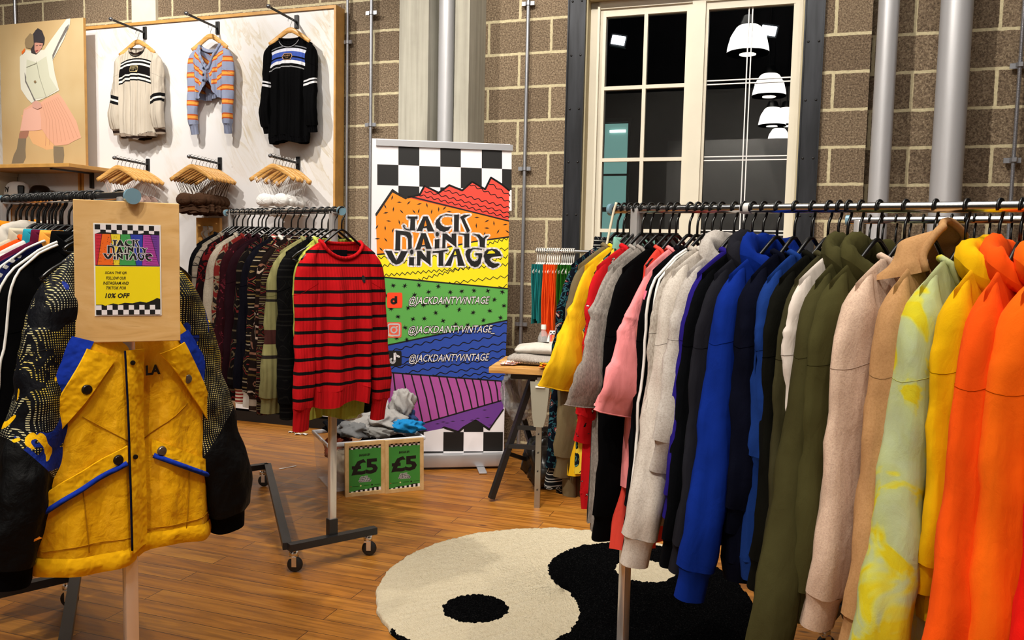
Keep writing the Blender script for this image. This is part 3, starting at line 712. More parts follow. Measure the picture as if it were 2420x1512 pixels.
# ---------------------------------------------------------------- right rail: colour-sorted sweatshirts
A3_, B3_ = V((.353, 2.6, 1.494)), V((1.085, 1.75, 1.468))
d3 = (B3_-A3_); RZ3 = atan2(.653, .758)
rolling_rail('chrome rolling clothes rail on the right holding the colour-sorted sweatshirts', (A3_+d3*1.42).to_2d(), (A3_+d3*.035).to_2d(), 1.457, 1.494, .2, .10, False, .018)
BIG = dict(L=.70, sl=.74, flare=.115, sw=.225, cw=.235, hw=.245, ra=.085, rb=.055, fold=.010)
TEE = dict(L=.68, sl=.27, cuff=0, hem=0, kind='tee', ra=.095, rb=.105, sb=.020, flare=.09, fold=.012, t=.03, sw=.215)
def F(n, c, k='plain', c2=None, **q): return fab(n, c, k, c2, **q)
RB = [  # t, type, base, overrides, label
 (-.035, 'shirt', BIG, dict(mat=F('navy_floral_cotton', '0c1018', 'print', s=24, stops=[(0, '0b0f18'), (.50, '2b5560'), (.54, '0b0f18'), (.6, '8c3a3a'), (.63, 'a9a7a0'), (.66, '0b0f18')]), t=.03, sl=.66, flare=.06, rib=F('grey_black_knit', '15171a', 'aztec', per=.05, stops=['15171a', '9a9a96', '6e6e6a', 'b5b5b0'])), 'dark floral long-sleeved shirt with a patterned knit cuff, first garment on the right rail', 'patterned_shirt', 'shirt'),
 (-.012, 'crew', BIG, dict(mat=F('olive_brown_cotton', '6f6247'), t=.026, sl=.62, L=.72, flare=.05), 'olive brown long-sleeved top beside the bright yellow T-shirt', 'long_sleeved_top', 'top'),
 (.012, 'tee', TEE, dict(mat=F('bright_yellow_cotton', 'e8b818'), sl=.33, flare=.13, sw=.225), 'bright yellow T-shirt with a plain wide sleeve on the right rail', 't_shirt', 'T-shirt'),
 (.034, 'shirt', TEE, dict(mat=F('yellow_teal_print', 'e7cf45', 'print', s=20, stops=[(0, 'e9cb3c'), (.46, '10171a'), (.52, '4f8a86'), (.56, '10171a'), (.62, 'e2c53a')]), sl=.20, sw=.20, flare=.03, rib=F('mint_trim', '7fb0a0')), 'short-sleeved shirt printed in black, yellow and teal', 'printed_shirt', 'shirt'),
 (.056, 'crew', BIG, dict(mat=F('scarlet_cotton', 'c8141c', 'print', s=20, stops=[(0, 'c0141c'), (.60, '101010'), (.63, 'f0e8e0'), (.66, 'c0141c')]), t=.026, sl=.50, flare=.04, L=.74), 'scarlet top with small dark and white motifs on the shoulder', 'long_sleeved_top', 'top'),
 (.085, 'tee', TEE, dict(mat=F('grey_marl_jersey', 'a39c95', 'marl', '847d77'), sl=.33, L=.80, flare=.11), 'first grey marl T-shirt, nearer the window end of the right rail', 't_shirt', 'T-shirt'),
 (.118, 'tee', TEE, dict(mat=F('mid_grey_marl_jersey', '989089', 'marl', '77706a'), sl=.37, L=.84, flare=.12), 'second grey marl T-shirt, against the black sweatshirt', 't_shirt', 'T-shirt'),
 (.150, 'crew', BIG, dict(mat=F('black_fleece', '040405'), t=.035, sl=.76, flare=.06), 'black sweatshirt between the grey T-shirts and the pink T-shirt', 'sweatshirt', 'sweatshirt'),
 (.172, 'tee', TEE, dict(mat=F('coral_red_cotton', 'e0493b'), sl=.12, L=.86, sw=.17, hw=.262, cw=.19, bare=True), 'coral red long T-shirt showing its hem below the black sweatshirt', 't_shirt', 'T-shirt'),
 (.215, 'tee', TEE, dict(mat=F('salmon_pink_cotton', 'e98c8f', wr=.8), sl=.35, ra=.11, rb=.12, flare=.16, sb=.035), 'salmon pink T-shirt with a wide short sleeve', 't_shirt', 'T-shirt'),
 (.240, 'crew', BIG, dict(mat=F('blue_yellow_black_panels', '0b0c10', 'bands', z0=-1, z1=0, diag=.6, stops=[(-1, '0b0c10'), (-.34, '19338f'), (-.27, 'dfe04a'), (-.19, '0b0c10'), (-.12, 'e0708a'), (-.1, '0b0c10')]), t=.03, sl=.7, flare=.05), 'black sweatshirt with blue and yellow flashes on the sleeve', 'sweatshirt', 'sweatshirt'),
 (.262, 'crew', BIG, dict(mat=F('black_track_fabric', '040405'), t=.03, flare=.06, sl=.76), 'black track jacket with white shoulder piping', 'track_jacket', 'track jacket'),
 (.286, 'crew', BIG, dict(mat=F('grey_beige_marl', 'b4aca2', 'marl', '948a80'), t=.03, sl=.6, flare=.07), 'grey marl sweatshirt tucked behind the big oatmeal one', 'sweatshirt', 'sweatshirt'),
 (.312, 'crew', BIG, dict(mat=F('oatmeal_marl_fleece', 'c6beb5', 'fleece', 'b3a99f'), t=.06, sb=.042, rb=.055, sl=.76, flare=.125), 'large oatmeal marl sweatshirt, the lightest on the right rail', 'sweatshirt', 'sweatshirt'),
 (.350, 'hood', BIG, dict(mat=F('cool_grey_fleece', 'b3aca6', 'fleece', '9f978f'), t=.05, sl=.5, flare=.09, ra=.09), 'pale grey fleece hoodie behind the indigo sweatshirt', 'hoodie', 'hoodie'),
 (.378, 'crew', BIG, dict(mat=F('indigo_cotton', '22186e'), t=.035, sl=.62, flare=.07), 'deep indigo sweatshirt between the grey fleece and the black', 'sweatshirt', 'sweatshirt'),
 (.402, 'crew', BIG, dict(mat=F('ink_black_cotton', '050609'), t=.04, flare=.09), 'ink black sweatshirt beside the indigo one', 'sweatshirt', 'sweatshirt'),
 (.432, 'hood', BIG, dict(mat=F('charcoal_cotton', '1b1b21'), t=.04, flare=.10), 'charcoal hoodie beside the royal blue hoodie', 'hoodie', 'hoodie'),
 (.470, 'hood', BIG, dict(mat=F('royal_blue_fleece', '0b2576'), t=.06, sb=.042, sl=.79, flare=.12), 'royal blue hoodie with a gathered hood', 'hoodie', 'hoodie'),
 (.515, 'crew', BIG, dict(mat=F('midnight_navy_fleece', '060816', sheen=0), t=.07, L=.78, flare=.03, sl=.62), 'midnight navy sweatshirt between the two blue ones', 'sweatshirt', 'sweatshirt'),
 (.558, 'crew', BIG, dict(mat=F('cobalt_blue_fleece', '15306e', sheen=0), t=.05, flare=.01, sl=.5, L=.76), 'cobalt blue crew-neck sweatshirt with a thick neckband', 'sweatshirt', 'sweatshirt'),
 (.598, 'crew', BIG, dict(mat=F('near_black_olive', '0d0d09'), t=.05, L=.80, flare=.03), 'very dark olive sweatshirt behind the white one', 'sweatshirt', 'sweatshirt'),
 (.622, 'crew', BIG, dict(mat=F('dark_khaki_cotton', '35321f'), t=.035, flare=.06), 'dark khaki sweatshirt left of the white one', 'sweatshirt', 'sweatshirt'),
 (.644, 'crew', BIG, dict(mat=F('stone_white_cotton', 'cfc4bb'), t=.03, sl=.5, flare=-.01), 'stone white sweatshirt squeezed between the olive ones', 'sweatshirt', 'sweatshirt'),
 (.672, 'hood', BIG, dict(mat=F('olive_green_fleece', '3b381f', sheen=0), t=.06, sl=.92, flare=.18, sb=.045), 'olive green hoodie, left of the pair', 'hoodie', 'hoodie'),
 (.712, 'hood', BIG, dict(mat=F('deep_olive_fleece', '3e3b20', sheen=0), t=.07, sl=.74, flare=.10, sb=.05, rb=.06, cuff=.075), 'olive green hoodie, right of the pair, with a deep ribbed cuff', 'hoodie', 'hoodie'),
 (.768, 'crew', BIG, dict(mat=F('blush_beige_sherpa', 'ccb19c', 'fleece', 'bb9f8d', fine=260, fs=.6), t=.065, sb=.042, sl=.74, flare=.10), 'blush beige sherpa fleece sweatshirt', 'fleece_sweatshirt', 'sweatshirt'),
 (.828, 'hoodup', BIG, dict(mat=F('camel_tan_fleece', 'b1875b', 'fleece', 'a67d52', fine=260), t=.06, sb=.045, sl=.76, flare=.10), 'camel tan hoodie with its hood standing open', 'hoodie', 'hoodie'),
 (.888, 'crew', BIG, dict(mat=F('lime_tie_dye', 'dfe37a', 'dye', stops=[(.3, 'a9b48c'), (.49, 'a9b37c'), (.54, 'bcbb4a'), (.58, 'c4b41a'), (.70, 'c2b828')]), t=.075, sb=.05, rb=.065, sl=.86, L=.80, flare=.16, nw=.095, dipf=.085), 'lime and pale green tie-dye crew-neck sweatshirt', 'sweatshirt', 'sweatshirt'),
 (.948, 'hood', BIG, dict(mat=F('sunflower_yellow_fleece', 'd9a600', sheen=0), t=.06, flare=.05, sl=.60), 'sunflower yellow hoodie behind the orange ones', 'hoodie', 'hoodie'),
 (.985, 'hood', BIG, dict(mat=F('vivid_orange_fleece', 'e64f06', sheen=0), t=.06, sb=.045, sl=.84, flare=.20), 'vivid orange hoodie, next to the yellow one', 'hoodie', 'hoodie'),
 (1.045, 'hood', BIG, dict(mat=F('tangerine_fleece', 'ea6206', sheen=0), t=.09, sb=.06, rb=.085, ra=.10, sl=.84, L=.76, flare=.15), 'tangerine orange hoodie with the wide flat sleeve, next to the red one', 'hoodie', 'hoodie'),
 (1.135, 'crew', BIG, dict(mat=F('scarlet_red_fleece', 'dc1206', sheen=0), t=.07, sb=.05, sl=.86, flare=.20, L=.76), 'scarlet red sweatshirt at the right edge of the photo', 'sweatshirt', 'sweatshirt'),
]
RR = random.Random(5); SHORT = {}
GRP3 = 'garments on the right-hand rail'
for i, (tt, kind, base, ov, lab, nm, cat) in enumerate(RB):
    P = A3_+d3*tt; rz = RZ3+RR.uniform(-.05, .05); q = dict(base); q.update(ov); q['kind'] = kind; q['seed'] = 10+i
    g = G(**q); o = g.make(nm, lab, cat, P, rz, GRP3)
    hanger('black plastic hanger carrying the '+lab.split(',')[0].split(' with ')[0].split(' beside')[0].split(' showing')[0], P, rz, 'black hangers on the right-hand rail', 'black', .14 if ov.get('bare') else .185)
    if 'piping' in lab:
        PP = g.path(-1); wt = fab('white_piping_tape', 'e6e4e0')
        for th in (-.35, -.85):
            top = [V((-(.09+.045*j/3), -.010+th*.004, g.top(.09+.045*j/3)+.003+th*.012)) for j in range(4)]
            MB().tube(top+[g.rpt(PP, -1, i, th, 1.03) for i in range(4, len(PP)-3)], .0042, 6).build('white_piping', wt, o, smooth=True)
mb = MB().tube(catmull([A3_+V((-.035, 0, .02)), A3_+V((-.045, 0, -.02)), A3_+V((-.06, -.01, -.10)), A3_+V((-.075, -.015, -.17))], 14), .004, 8)
o = mb.build('cord', plain('cream_cotton_cord', 'ddd3b8', .8), None, smooth=True); tag(o, 'cream cord looped over the window end of the right rail', 'cord')
o = MB().tube([A3_+d3*.372, A3_+d3*.398], .0155, 16).build('tape_wrap', plain('clear_white_tape', 'd9d6d2', .35), None, smooth='auto'); tag(o, 'whitish tape wrapped round the chrome bar of the right rail', 'tape')
# ---------------------------------------------------------------- rail behind it
A4_, B4_ = V((1.19, 2.87, 1.488)), V((2.15, 2.16, 1.488)); d4 = B4_-A4_; RZ4 = atan2(d4.x, -d4.y) if 0 else atan2(.8, .6)
RZ4 = atan2(d4.y, d4.x)+pi/2
rolling_rail('chrome rolling clothes rail half hidden behind the right-hand rail', (B4_.x, B4_.y), (A4_.x, A4_.y), 1.488, 1.488, .18, .03)
R4 = [(.03, 'floral_blouse', 'blouse', F('coral_floral', 'b33a3a', 'print', s=30, stops=[(0, '1a1216'), (.5, 'd05a4a'), (.56, 'efe4d8'), (.6, '1a1216')]), 'shirt', 'coral and white floral blouse hanging on the rear rail'),
 (.10, 'shirt', 'shirt', F('pale_lime_cotton', 'd5dcae'), 'shirt', 'pale lime shirt on the rear rail'), (.17, 'sweatshirt', 'sweatshirt', F('bottle_green', '18261a'), 'crew', 'dark green sweatshirt on the rear rail'),
 (.24, 'shirt', 'shirt', F('yellow_orange_print', 'e8c62e', 'print', s=16, stops=[(0, 'e8d040'), (.5, 'ee7a20'), (.6, '26502a')]), 'shirt', 'yellow and orange shirt on the rear rail'),
 (.33, 'hoodie', 'hoodie', F('rust_brown_fleece', '7a3a14'), 'hood', 'rust brown hoodie on the rear rail'), (.44, 'sweatshirt', 'sweatshirt', F('plum_black', '120c14'), 'crew', 'plum black sweatshirt on the rear rail'),
 (.60, 'fleece', 'fleece', F('magenta_purple_camouflage', '5a1a5a', 'print', s=14, stops=[(0, '1c1226'), (.47, '7c1f6a'), (.55, 'c0304a'), (.6, '24306e')]), 'hood', 'magenta and purple patterned fleece on the rear rail'),
 (.70, 'sweatshirt', 'sweatshirt', F('dark_teal_cotton', '0c2a2e'), 'hood', 'dark teal hoodie on the rear rail'), (.8, 'sweatshirt', 'sweatshirt', F('black_cotton', '09090a'), 'crew', 'black sweatshirt on the rear rail')]
for i, (tt, nm, cat, m, kd, lab) in enumerate(R4):
    P = A4_+d4*tt; g = G(L=.6, sl=.55, kind=kd, mat=m, seed=60+i, t=.045, flare=.04); g.make(nm, lab, cat, P, RZ4+RR.uniform(-.1, .1), 'garments on the rear rail')
    hanger('black hanger carrying the '+lab.replace(' on the rear rail', '').replace(' hanging', ''), P, RZ4, 'black hangers on the rear rail')
for i, tt in enumerate((.065, .135, .205, .275, .295, .38, .41, .50, .53, .56, .65, .75)):
    hanger('empty black hanger on the rear rail', A4_+d4*tt, RZ4+RR.uniform(-.15, .15), 'empty black hangers on the rear rail', 'black', .13)
# ---------------------------------------------------------------- middle rail: knitwear
A2_, B2_ = V((-.755, 3.47, 1.508)), V((-1.534, 4.504, 1.538)); d2 = B2_-A2_; RZ2 = atan2(.602, .799)
rolling_rail('chrome rolling clothes rail in the middle holding patterned knitwear', A2_.to_2d(), B2_.to_2d(), 1.508, 1.538, .2, .07)
K = dict(L=.60, sl=.68, flare=.05, ra=.06, rb=.045, sw=.205, cw=.20, hw=.20, t=.05, fold=.010)
RS = F('red_black_stripe_knit', 'b81218', 'repeat', per=.0535, stops=[(0, 'b40f16'), (.76, '090708')], rib='x', ribf=500, ribs=.2)
R2 = [(1.0, 'black_leather_jacket', 'jacket', F('soft_black', '08080a'), 'crew', 'black garment at the far end of the middle rail', {}),
 (.93, 'cardigan', 'cardigan', F('grey_beige_knit', '7d7264', 'aztec', per=.14, stops=['7d7264', '8a7e70', '2b2724', '2b2724']), 'crew', 'grey beige knitted cardigan near the far end of the middle rail', {}),
 (.86, 'jumper', 'jumper', F('red_black_floral_knit', '5a1014', 'print', s=18, stops=[(0, '14090a'), (.52, '5c1214'), (.6, '14090a')]), 'crew', 'dark red and black knitted jumper beside the cream one', {}),
 (.75, 'jumper', 'jumper', F('cream_wool', 'a59a8a', 'fleece', '8f8474'), 'crew', 'cream woollen jumper on the middle rail', {}),
 (.68, 'jumper', 'jumper', F('red_tan_print', '86281c', 'print', s=14, stops=[(0, '6a1a16'), (.5, '7c6a54'), (.56, '18100e')]), 'crew', 'red and tan patterned jumper on the middle rail', {}),
 (.60, 'jumper', 'jumper', F('maroon_print', '2a0c12', 'print', s=26, stops=[(0, '260b10'), (.6, '6a2430'), (.63, '260b10')]), 'crew', 'dark maroon flecked jumper on the middle rail', {}),
 (.51, 'jumper', 'jumper', F('aubergine_wool', '1c0a10'), 'crew', 'plain aubergine jumper on the middle rail', dict(t=.06)),
 (.43, 'jumper', 'jumper', F('black_aztec_knit', '0e0a0a', 'aztec', per=.12, stops=['0e0a0a', '4a4030', '5a1c1c', '0e0a0a']), 'crew', 'black jumper with faded gold motifs on the middle rail', dict(t=.06)),
 (.35, 'jumper', 'jumper', F('navy_black_wool', '0b0a12', rib='x', ribf=300), 'crew', 'black jumper with a red and white neckband on the middle rail', dict(rib=F('red_white_twist', 'b04a40', 'repeat', per=.016, stops=[(0, '8a2a26'), (.5, 'c9bfae')]))),
 (.29, 'jumper', 'jumper', F('black_brown_chevron_knit', '120d0c', 'aztec', per=.09, fx=11, stops=['120d0c', '6d5a38', '6a2420', '8a8070']), 'crew', 'brown chevron patterned jumper with a white trimmed shoulder', dict(rib=F('white_trim_knit', 'c8c4bc'), t=.06)),
 (.22, 'jumper', 'jumper', F('aztec_brown_white_knit', '1a100e', 'aztec', per=.15, fx=9, stops=['160e0c', '6e4a3a', 'a08c7c', '4c3c1e']), 'crew', 'brown and maroon jumper with white outlined motifs', dict(flare=.05, rib=F('cream_rib', '97887a', 'repeat', per=.05, stops=[(0, '9a8b7c'), (.6, '2a1c16')]))),
 (.155, 'jumper', 'jumper', F('multi_stripe_knit', '22120e', 'aztec', per=.045, fx=30, stops=['1c100e', '5c5432', '6a1c1c', '7a6c5a']), 'crew', 'closely banded dark multicolour jumper', {}),
 (.09, 'jumper', 'jumper', F('sage_motif_knit', '7c7848', 'bands', z0=-.9, z1=0, stops=[(-.9, '76724a'), (-.62, '221c18'), (-.605, '807c50'), (-.56, '3a1c18'), (-.50, '76724a'), (-.385, '1f1a16'), (-.375, '6c6842'), (-.345, '1f1a16'), (-.335, '807c50')], rib='x', ribf=260), 'crew', 'sage green jumper with dark banded motifs', dict(flare=.06, t=.065, sl=.66, ra=.07, rb=.055)),
 (.04, 'jumper', 'jumper', F('black_cable_knit', '050506', 'aztec', per=.1, stops=['09090a', '141413', '0c0c0c', '1a1a19']), 'crew', 'black jumper between the sage and the lime ones', dict(L=.66, t=.06, flare=.0)),
 (-.008, 'jumper', 'jumper', F('lime_knit', 'a9b04c', rib='x', ribf=400), 'crew', 'lime green knitted jumper behind the red striped one', dict(L=.70, sl=.56, sw=.16, flare=-.01, cw=.15, hw=.14, ra=.04, rb=.035)),
]
for i, (tt, nm, cat, m, kd, lab, ov) in enumerate(R2):
    P = A2_+d2*tt; q = dict(K); q.update(ov); rz = RZ2+RR.uniform(-.05, .05)
    g = G(kind=kd, mat=m, seed=80+i, **q); g.make(nm if nm != 'black_leather_jacket' else 'jacket', lab, cat, P, rz, 'garments on the middle rail')
    hanger('black plastic hanger carrying the '+lab.replace(' on the middle rail', '').split(' with ')[0].split(' near ')[0], P, rz, 'black hangers on the middle rail')
for i, tt in enumerate((.97, .80, .64, .47)):
    hanger('empty black hanger among the knitwear on the middle rail', A2_+d2*tt, RZ2+RR.uniform(-.1, .1), 'empty black hangers on the middle rail', 'black', .11)
P = A2_-d2*.062; rz = math.radians(45)
g = G(kind='crew', mat=RS, rib=F('red_rib_knit', 'b40f16', rib='x', ribf=420, ribs=.35), seed=3, L=.60, sl=.70, sw=.19, cw=.155, hw=.145, nw=.098, zn=-.125, drop=.06, t=.07, ra=.05, rb=.043, sb=.03, flare=.03, hem=.075, cuff=.09, fold=.014, nf=2.2, dipf=.07, res=1.5)
o = g.make('striped_jumper', 'red jumper with narrow black stripes at the near end of the middle rail', 'jumper', P, rz, None)
patch([(.075, -.262), (.085, -.262), (.09, -.272), (.088, -.29), (.08, -.292), (.074, -.28)], lambda x, z: g.y(x, z, -1), .003, .05, BLACKINK, 'chest_emblem', o)
patch([(-.035, -.158), (.035, -.158), (.035, -.185), (-.035, -.185)], lambda x, z: g.y(x, z, 1), .006, .05, fab('black_neck_label', '17151a'), 'neck_label', o)
hanger('black plastic hanger carrying the red striped jumper', P, rz, 'black hangers on the middle rail')
# ---------------------------------------------------------------- left rail
A1_, B1_ = V((-.937, 2.0, 1.462)), V((-1.755, 2.863, 1.492)); d1 = B1_-A1_; RZ1 = atan2(.695, .719)+.1
rolling_rail('chrome rolling clothes rail on the left holding jackets and the price board', A1_.to_2d(), B1_.to_2d(), 1.462, 1.492, .2, .045)
J = dict(L=.62, sl=.62, flare=.08, ra=.08, rb=.055, sw=.22, cw=.23, hw=.24, t=.055, fold=.012)
R1 = [(.97, 'jacket', 'jacket', F('faded_red_cotton', '8a1a1e'), 'shirt', 'dark red jacket at the far end of the left rail', {}),
 (.83, 'hooded_jacket', 'jacket', F('amber_orange_nylon', 'e08a14', wr=1.0), 'hood', 'amber orange jacket with a big hood on the left rail', dict(t=.08)),
 (.76, 'jacket', 'jacket', F('deep_blue_nylon', '16246e'), 'shirt', 'deep blue jacket beside the amber one', {}),
 (.70, 'sweatshirt', 'sweatshirt', F('maroon_cotton', '4c1018'), 'crew', 'maroon sweatshirt with a high neck on the left rail', {}),
 (.64, 'jacket', 'jacket', F('pale_grey_nylon', 'bdb6ac'), 'hood', 'pale grey jacket with a hood on the left rail', dict(rib=F('yellow_lining', 'e3c62c'))),
 (.58, 'jacket', 'jacket', F('cream_panel', 'c9bda6'), 'shirt', 'cream jacket with a corded shoulder panel', {}),
 (.52, 'jacket', 'jacket', F('blaze_orange_nylon', 'ee5214'), 'crew', 'blaze orange jacket on the left rail', {}),
 (.45, 'track_jacket', 'jacket', F('white_teal_panels', 'e2dcd6', 'bands', z0=-1, z1=0, stops=[(-1, '1c5a70'), (-.34, 'dcd6d2')]), 'shirt', 'white track jacket with a teal lower sleeve', dict(rib=F('turquoise_trim', '2492a8'))),
 (.38, 'track_jacket', 'jacket', F('plum_red_nylon', '5a1530'), 'shirt', 'plum red track jacket on the left rail', {}),
 (.30, 'track_jacket', 'jacket', F('navy_orange_trim', '10143a'), 'shirt', 'navy track jacket with white logo tape', dict(rib=F('orange_trim', 'f0a040'))),
 (.22, 'track_jacket', 'jacket', F('black_white_track', '050506'), 'shirt', 'black track jacket with white piping on the left rail', {}),
]
for i, (tt, nm, cat, m, kd, lab, ov) in enumerate(R1):
    P = A1_+d1*tt; q = dict(J); q.update(ov); rz = RZ1+RR.uniform(-.05, .05)
    g = G(kind=kd, mat=m, seed=120+i, **q); o = g.make(nm, lab, cat, P, rz, 'garments on the left rail')
    hanger('black plastic hanger carrying the '+lab.replace(' on the left rail', '').split(' with ')[0].split(' at the')[0]+' on the left rail', P, rz, 'black hangers on the left rail')
    if 'piping' in lab or 'logo tape' in lab:
        wt = fab('white_piping_tape', 'e6e4e0'); nP = 14
        PP = g.path(-1)
        for th in ((-.3, -.9) if 'logo' not in lab else (-.25,)):
            top = [V((-(.09+.045*j/3), -.010+th*.004, g.top(.09+.045*j/3)+.003+th*.012)) for j in range(4)]
            MB().tube(top+[g.rpt(PP, -1, i, th, 1.03) for i in range(4, len(PP)-3)], .0034, 6).build('white_piping', wt, o, smooth=True)
        if 'logo tape' in lab:
            for k in range(2, 12):
                q = g.rpt(PP, -1, k, -.75, 1.04); MB().box(q, (.010, .004, .010), Matrix.Rotation(.5, 3, 'Y')).build('logo_patch', wt, o)
for i in range(14):
    hanger('empty black hanger packed on the left rail', A1_+d1*(.16+.055*i), RZ1+RR.uniform(-.12, .12), 'empty black hangers on the left rail', 'black', .085)
# big yellow ski jacket at the near end
def jack_mats():
    def pattern(t):
        x, y, z = t.xyz(); n1 = t.noise(12, None, 2); n2 = t.noise(14, t.n('VectorMath', {0: t.co(), 1: (3, 1, 7)}, operation='ADD').outputs[0], 2)
        sx = t.ma('ADD', t.ma('MULTIPLY', t.ma('ADD', x, t.ma('MULTIPLY', y, .5)), 185), t.ma('MULTIPLY', n1, 1.6)); sz = t.ma('ADD', t.ma('MULTIPLY', z, 185), t.ma('MULTIPLY', n2, 2))
        fx = t.ma('ABSOLUTE', t.ma('SUBTRACT', t.ma('FRACT', sx), .5)); fz = t.ma('ABSOLUTE', t.ma('SUBTRACT', t.ma('FRACT', sz), .5))
        thr = t.mr(t.noise(30), .35, .65, .05, .27)
        dot = t.ma('MULTIPLY', t.ma('LESS_THAN', fx, thr), t.ma('LESS_THAN', fz, .24))
        c = t.mix(dot, '0a0c12', t.ramp(t.noise(9), [(.4, 'c9c39a'), (.6, 'd9c04a')]))
        big = t.noise(6.5, t.n('VectorMath', {0: t.scl((1, 1, 1)), 1: (1.3, 5, 2)}, operation='ADD').outputs[0], 3, .6, .6)
        c = t.mix(t.ma('GREATER_THAN', big, .585), c, '12287e')
        c = t.mix(t.ma('LESS_THAN', big, .385), c, '07080e')
        yb = t.noise(6, t.n('VectorMath', {0: t.scl((1.6, 1, 1)), 1: (9.3, 2, 4)}, operation='ADD').outputs[0], 2, .5, 1.0)
        return t.mix(t.ma('GREATER_THAN', yb, .635), c, 'eeb80c')
    t = NT('patterned_jacket_yoke'); x, y, z = t.xyz(); ax = t.ma('ABSOLUTE', x)
    c = pattern(t)
    lim = t.ma('ADD', t.ma('MULTIPLY', t.ma('SUBTRACT', .155, ax), 2.3), -.325)
    yel = t.ma('MULTIPLY', t.ma('LESS_THAN', z, lim), 1)
    low = t.ma('LESS_THAN', z, -.37)
    m = t.ma('MAXIMUM', yel, low)
    c = t.mix(t.ma('MULTIPLY', t.ma('LESS_THAN', ax, .075), t.ma('GREATER_THAN', z, -.2)), c, '0a0b10')
    c = t.mix(m, c, t.ramp(t.noise(3), [(.3, 'e0a404'), (.7, 'ecb20a')]))
    nm = fab_normal(t, 500, .1, .9, (10, 10, 5)); nm = t.bump(t.noise(26, None, 4, .6, .5), .35, .01, nm)
    torso = t.done(c, .5, 0, nm, spec=.35)
    t = NT('patterned_jacket_sleeve'); x, y, z = t.xyz(); c = pattern(t)
    lim = t.ma('ADD', -.56, t.ma('MULTIPLY', t.ma('SUBTRACT', t.ma('ABSOLUTE', x), .27), 1.2))
    c = t.mix(t.ma('LESS_THAN', z, lim), c, '030304')
    nm = fab_normal(t, 500, .1, .9, (10, 10, 5)); nm = t.bump(t.noise(22, None, 4, .6, .5), .4, .012, nm)
    return torso, t.done(c, .65, 0, nm, spec=.12)
JT, JS = jack_mats()
JY = fab('yellow_jacket_nylon', 'e8ae08', wr=.7, fs=.1, wx=(12, 12, 12)); JBL = fab('blue_jacket_nylon', '12309c', wr=.7, fs=.1, wx=(12, 12, 12))
P = V((-.978, 2.06, 1.464)); rz = math.radians(50)
g = G(kind='shirt', mat=JT, smat=JS, rib=fab('black_nylon', '040405'), cuffmat=fab('black_nylon', '040405'), seed=7, L=.745, sl=.665, sw=.205, cw=.238, hw=.232, nw=.09, zn=-.12, drop=.105, t=.13, ra=.085, rb=.065, sb=.055, flare=.125, fold=.012, nf=2.6, cuff=.05, hem=0, res=2.0, swing=-.02)
o = g.make('ski_jacket', 'yellow and blue ski jacket with patterned sleeves at the end of the left rail', 'jacket', P, rz, None)
S = lambda x, z: g.y(x, z, -1)
for s_ in (1, -1):
    bl = [(.10, -.345), (.16, -.325), (.212, -.36), (.226, -.43), (.228, -.53), (.222, -.56), (.20, -.515)]
    patch([(s_*a, b) for a, b in bl], S, .004, .02, JBL, 'blue_side_panel', o)
    fl = [(.055, -.385), (.118, -.36), (.20, -.515), (.222, -.55), (.218, -.61), (.12, -.475)]
    patch([(s_*a, b) for a, b in fl], S, .006, .02, JY, 'storm_flap', o, .006)
    pk = [(.038, -.600), (.225, -.70), (.227, -.735), (.038, -.640)]
    patch([(s_*a, b) for a, b in pk], S, .004, .02, JY, 'pocket_flap', o, .005)
    ribbon([(s_*.040, -.642), (s_*.228, -.742)], .013, S, .010, JBL, 'pocket_trim', o)
    for nm_, pts in (('stitch_seam', [(s_*.13, -.70), (s_*.12, -.85)]), ('stitch_seam', [(s_*.02, -.60), (s_*.13, -.52)]), ('stitch_seam', [(s_*.01, -.83), (s_*.23, -.83)])):
        ribbon(pts, .0022, S, .0015, fab('dark_yellow_thread', 'a87404'), nm_, o)
    for (a, b) in ((.123, -.455), (.058, -.632)):
        MB().lathe([(0, .007), (.010, .006), (.0125, .003), (.0125, 0)], 20, (s_*a, S(s_*a, b)-.008, b), Matrix.Rotation(pi/2, 3, 'X')).build('snap_button', plain('gunmetal_snap', '2b2724', .3, .7) if s_ < 0 else plain('pewter_snap', '77756e', .3, .8), o, smooth='auto')
patch([(-.034, -.37), (.016, -.37), (.020, -.862), (-.030, -.868)], S, .007, .02, JY, 'zip_placket', o, .006)
ribbon([(-.036, -.37), (-.033, -.86)], .005, S, .010, fab('navy_zip_tape', '0d1126'), 'zip', o)
for b in (-.40, -.63): MB().lathe([(0, .004), (.006, .003), (.006, 0)], 14, (-.02, S(-.02, b)-.014, b), Matrix.Rotation(pi/2, 3, 'X')).build('snap_button', plain('gunmetal_snap', '2b2724', .3, .7), o, smooth='auto')
hb = MB(); zb = g.zn-g.L
def fhb(u, v):
    an = u*2*pi; q = cos(an); sd = -1 if sin(an) < 0 else 1; x = q*g.hw
    return V((x*(1+.0), g.y(q*g.hw*.985, zb+.01, sd)*1.0+sd*.006*sin(v*pi), zb+.016-.045*v-.012*sin(q*4+g.ph[4])))
hb.grid(fhb, 80, 6, True); hb.build('hem_band', JY, o, smooth=True)
a = Art(lambda x, z: (x, z)); a.text('LA', (.040, -.425), .022, .034, BLACKINK, off=.05); k = a.build('chest_lettering', o); k.location = (0, S(.034, -.425)-.012, 0)
cz = g.path(-1)[-6]; arr = [(-.03, .0), (-.015, -.022), (.03, -.012), (-.008, -.008), (-.018, .014)]
MB().prism([(cz.x+.02+p[0]*.7, cz.z+.03+p[1]*.7) for p in arr], cz.y-.060, cz.y-.040).build('sleeve_emblem', fab('orange_emblem', 'd0741c'), o)
hanger('black plastic hanger carrying the yellow and blue ski jacket', P, rz, 'black hangers on the left rail')
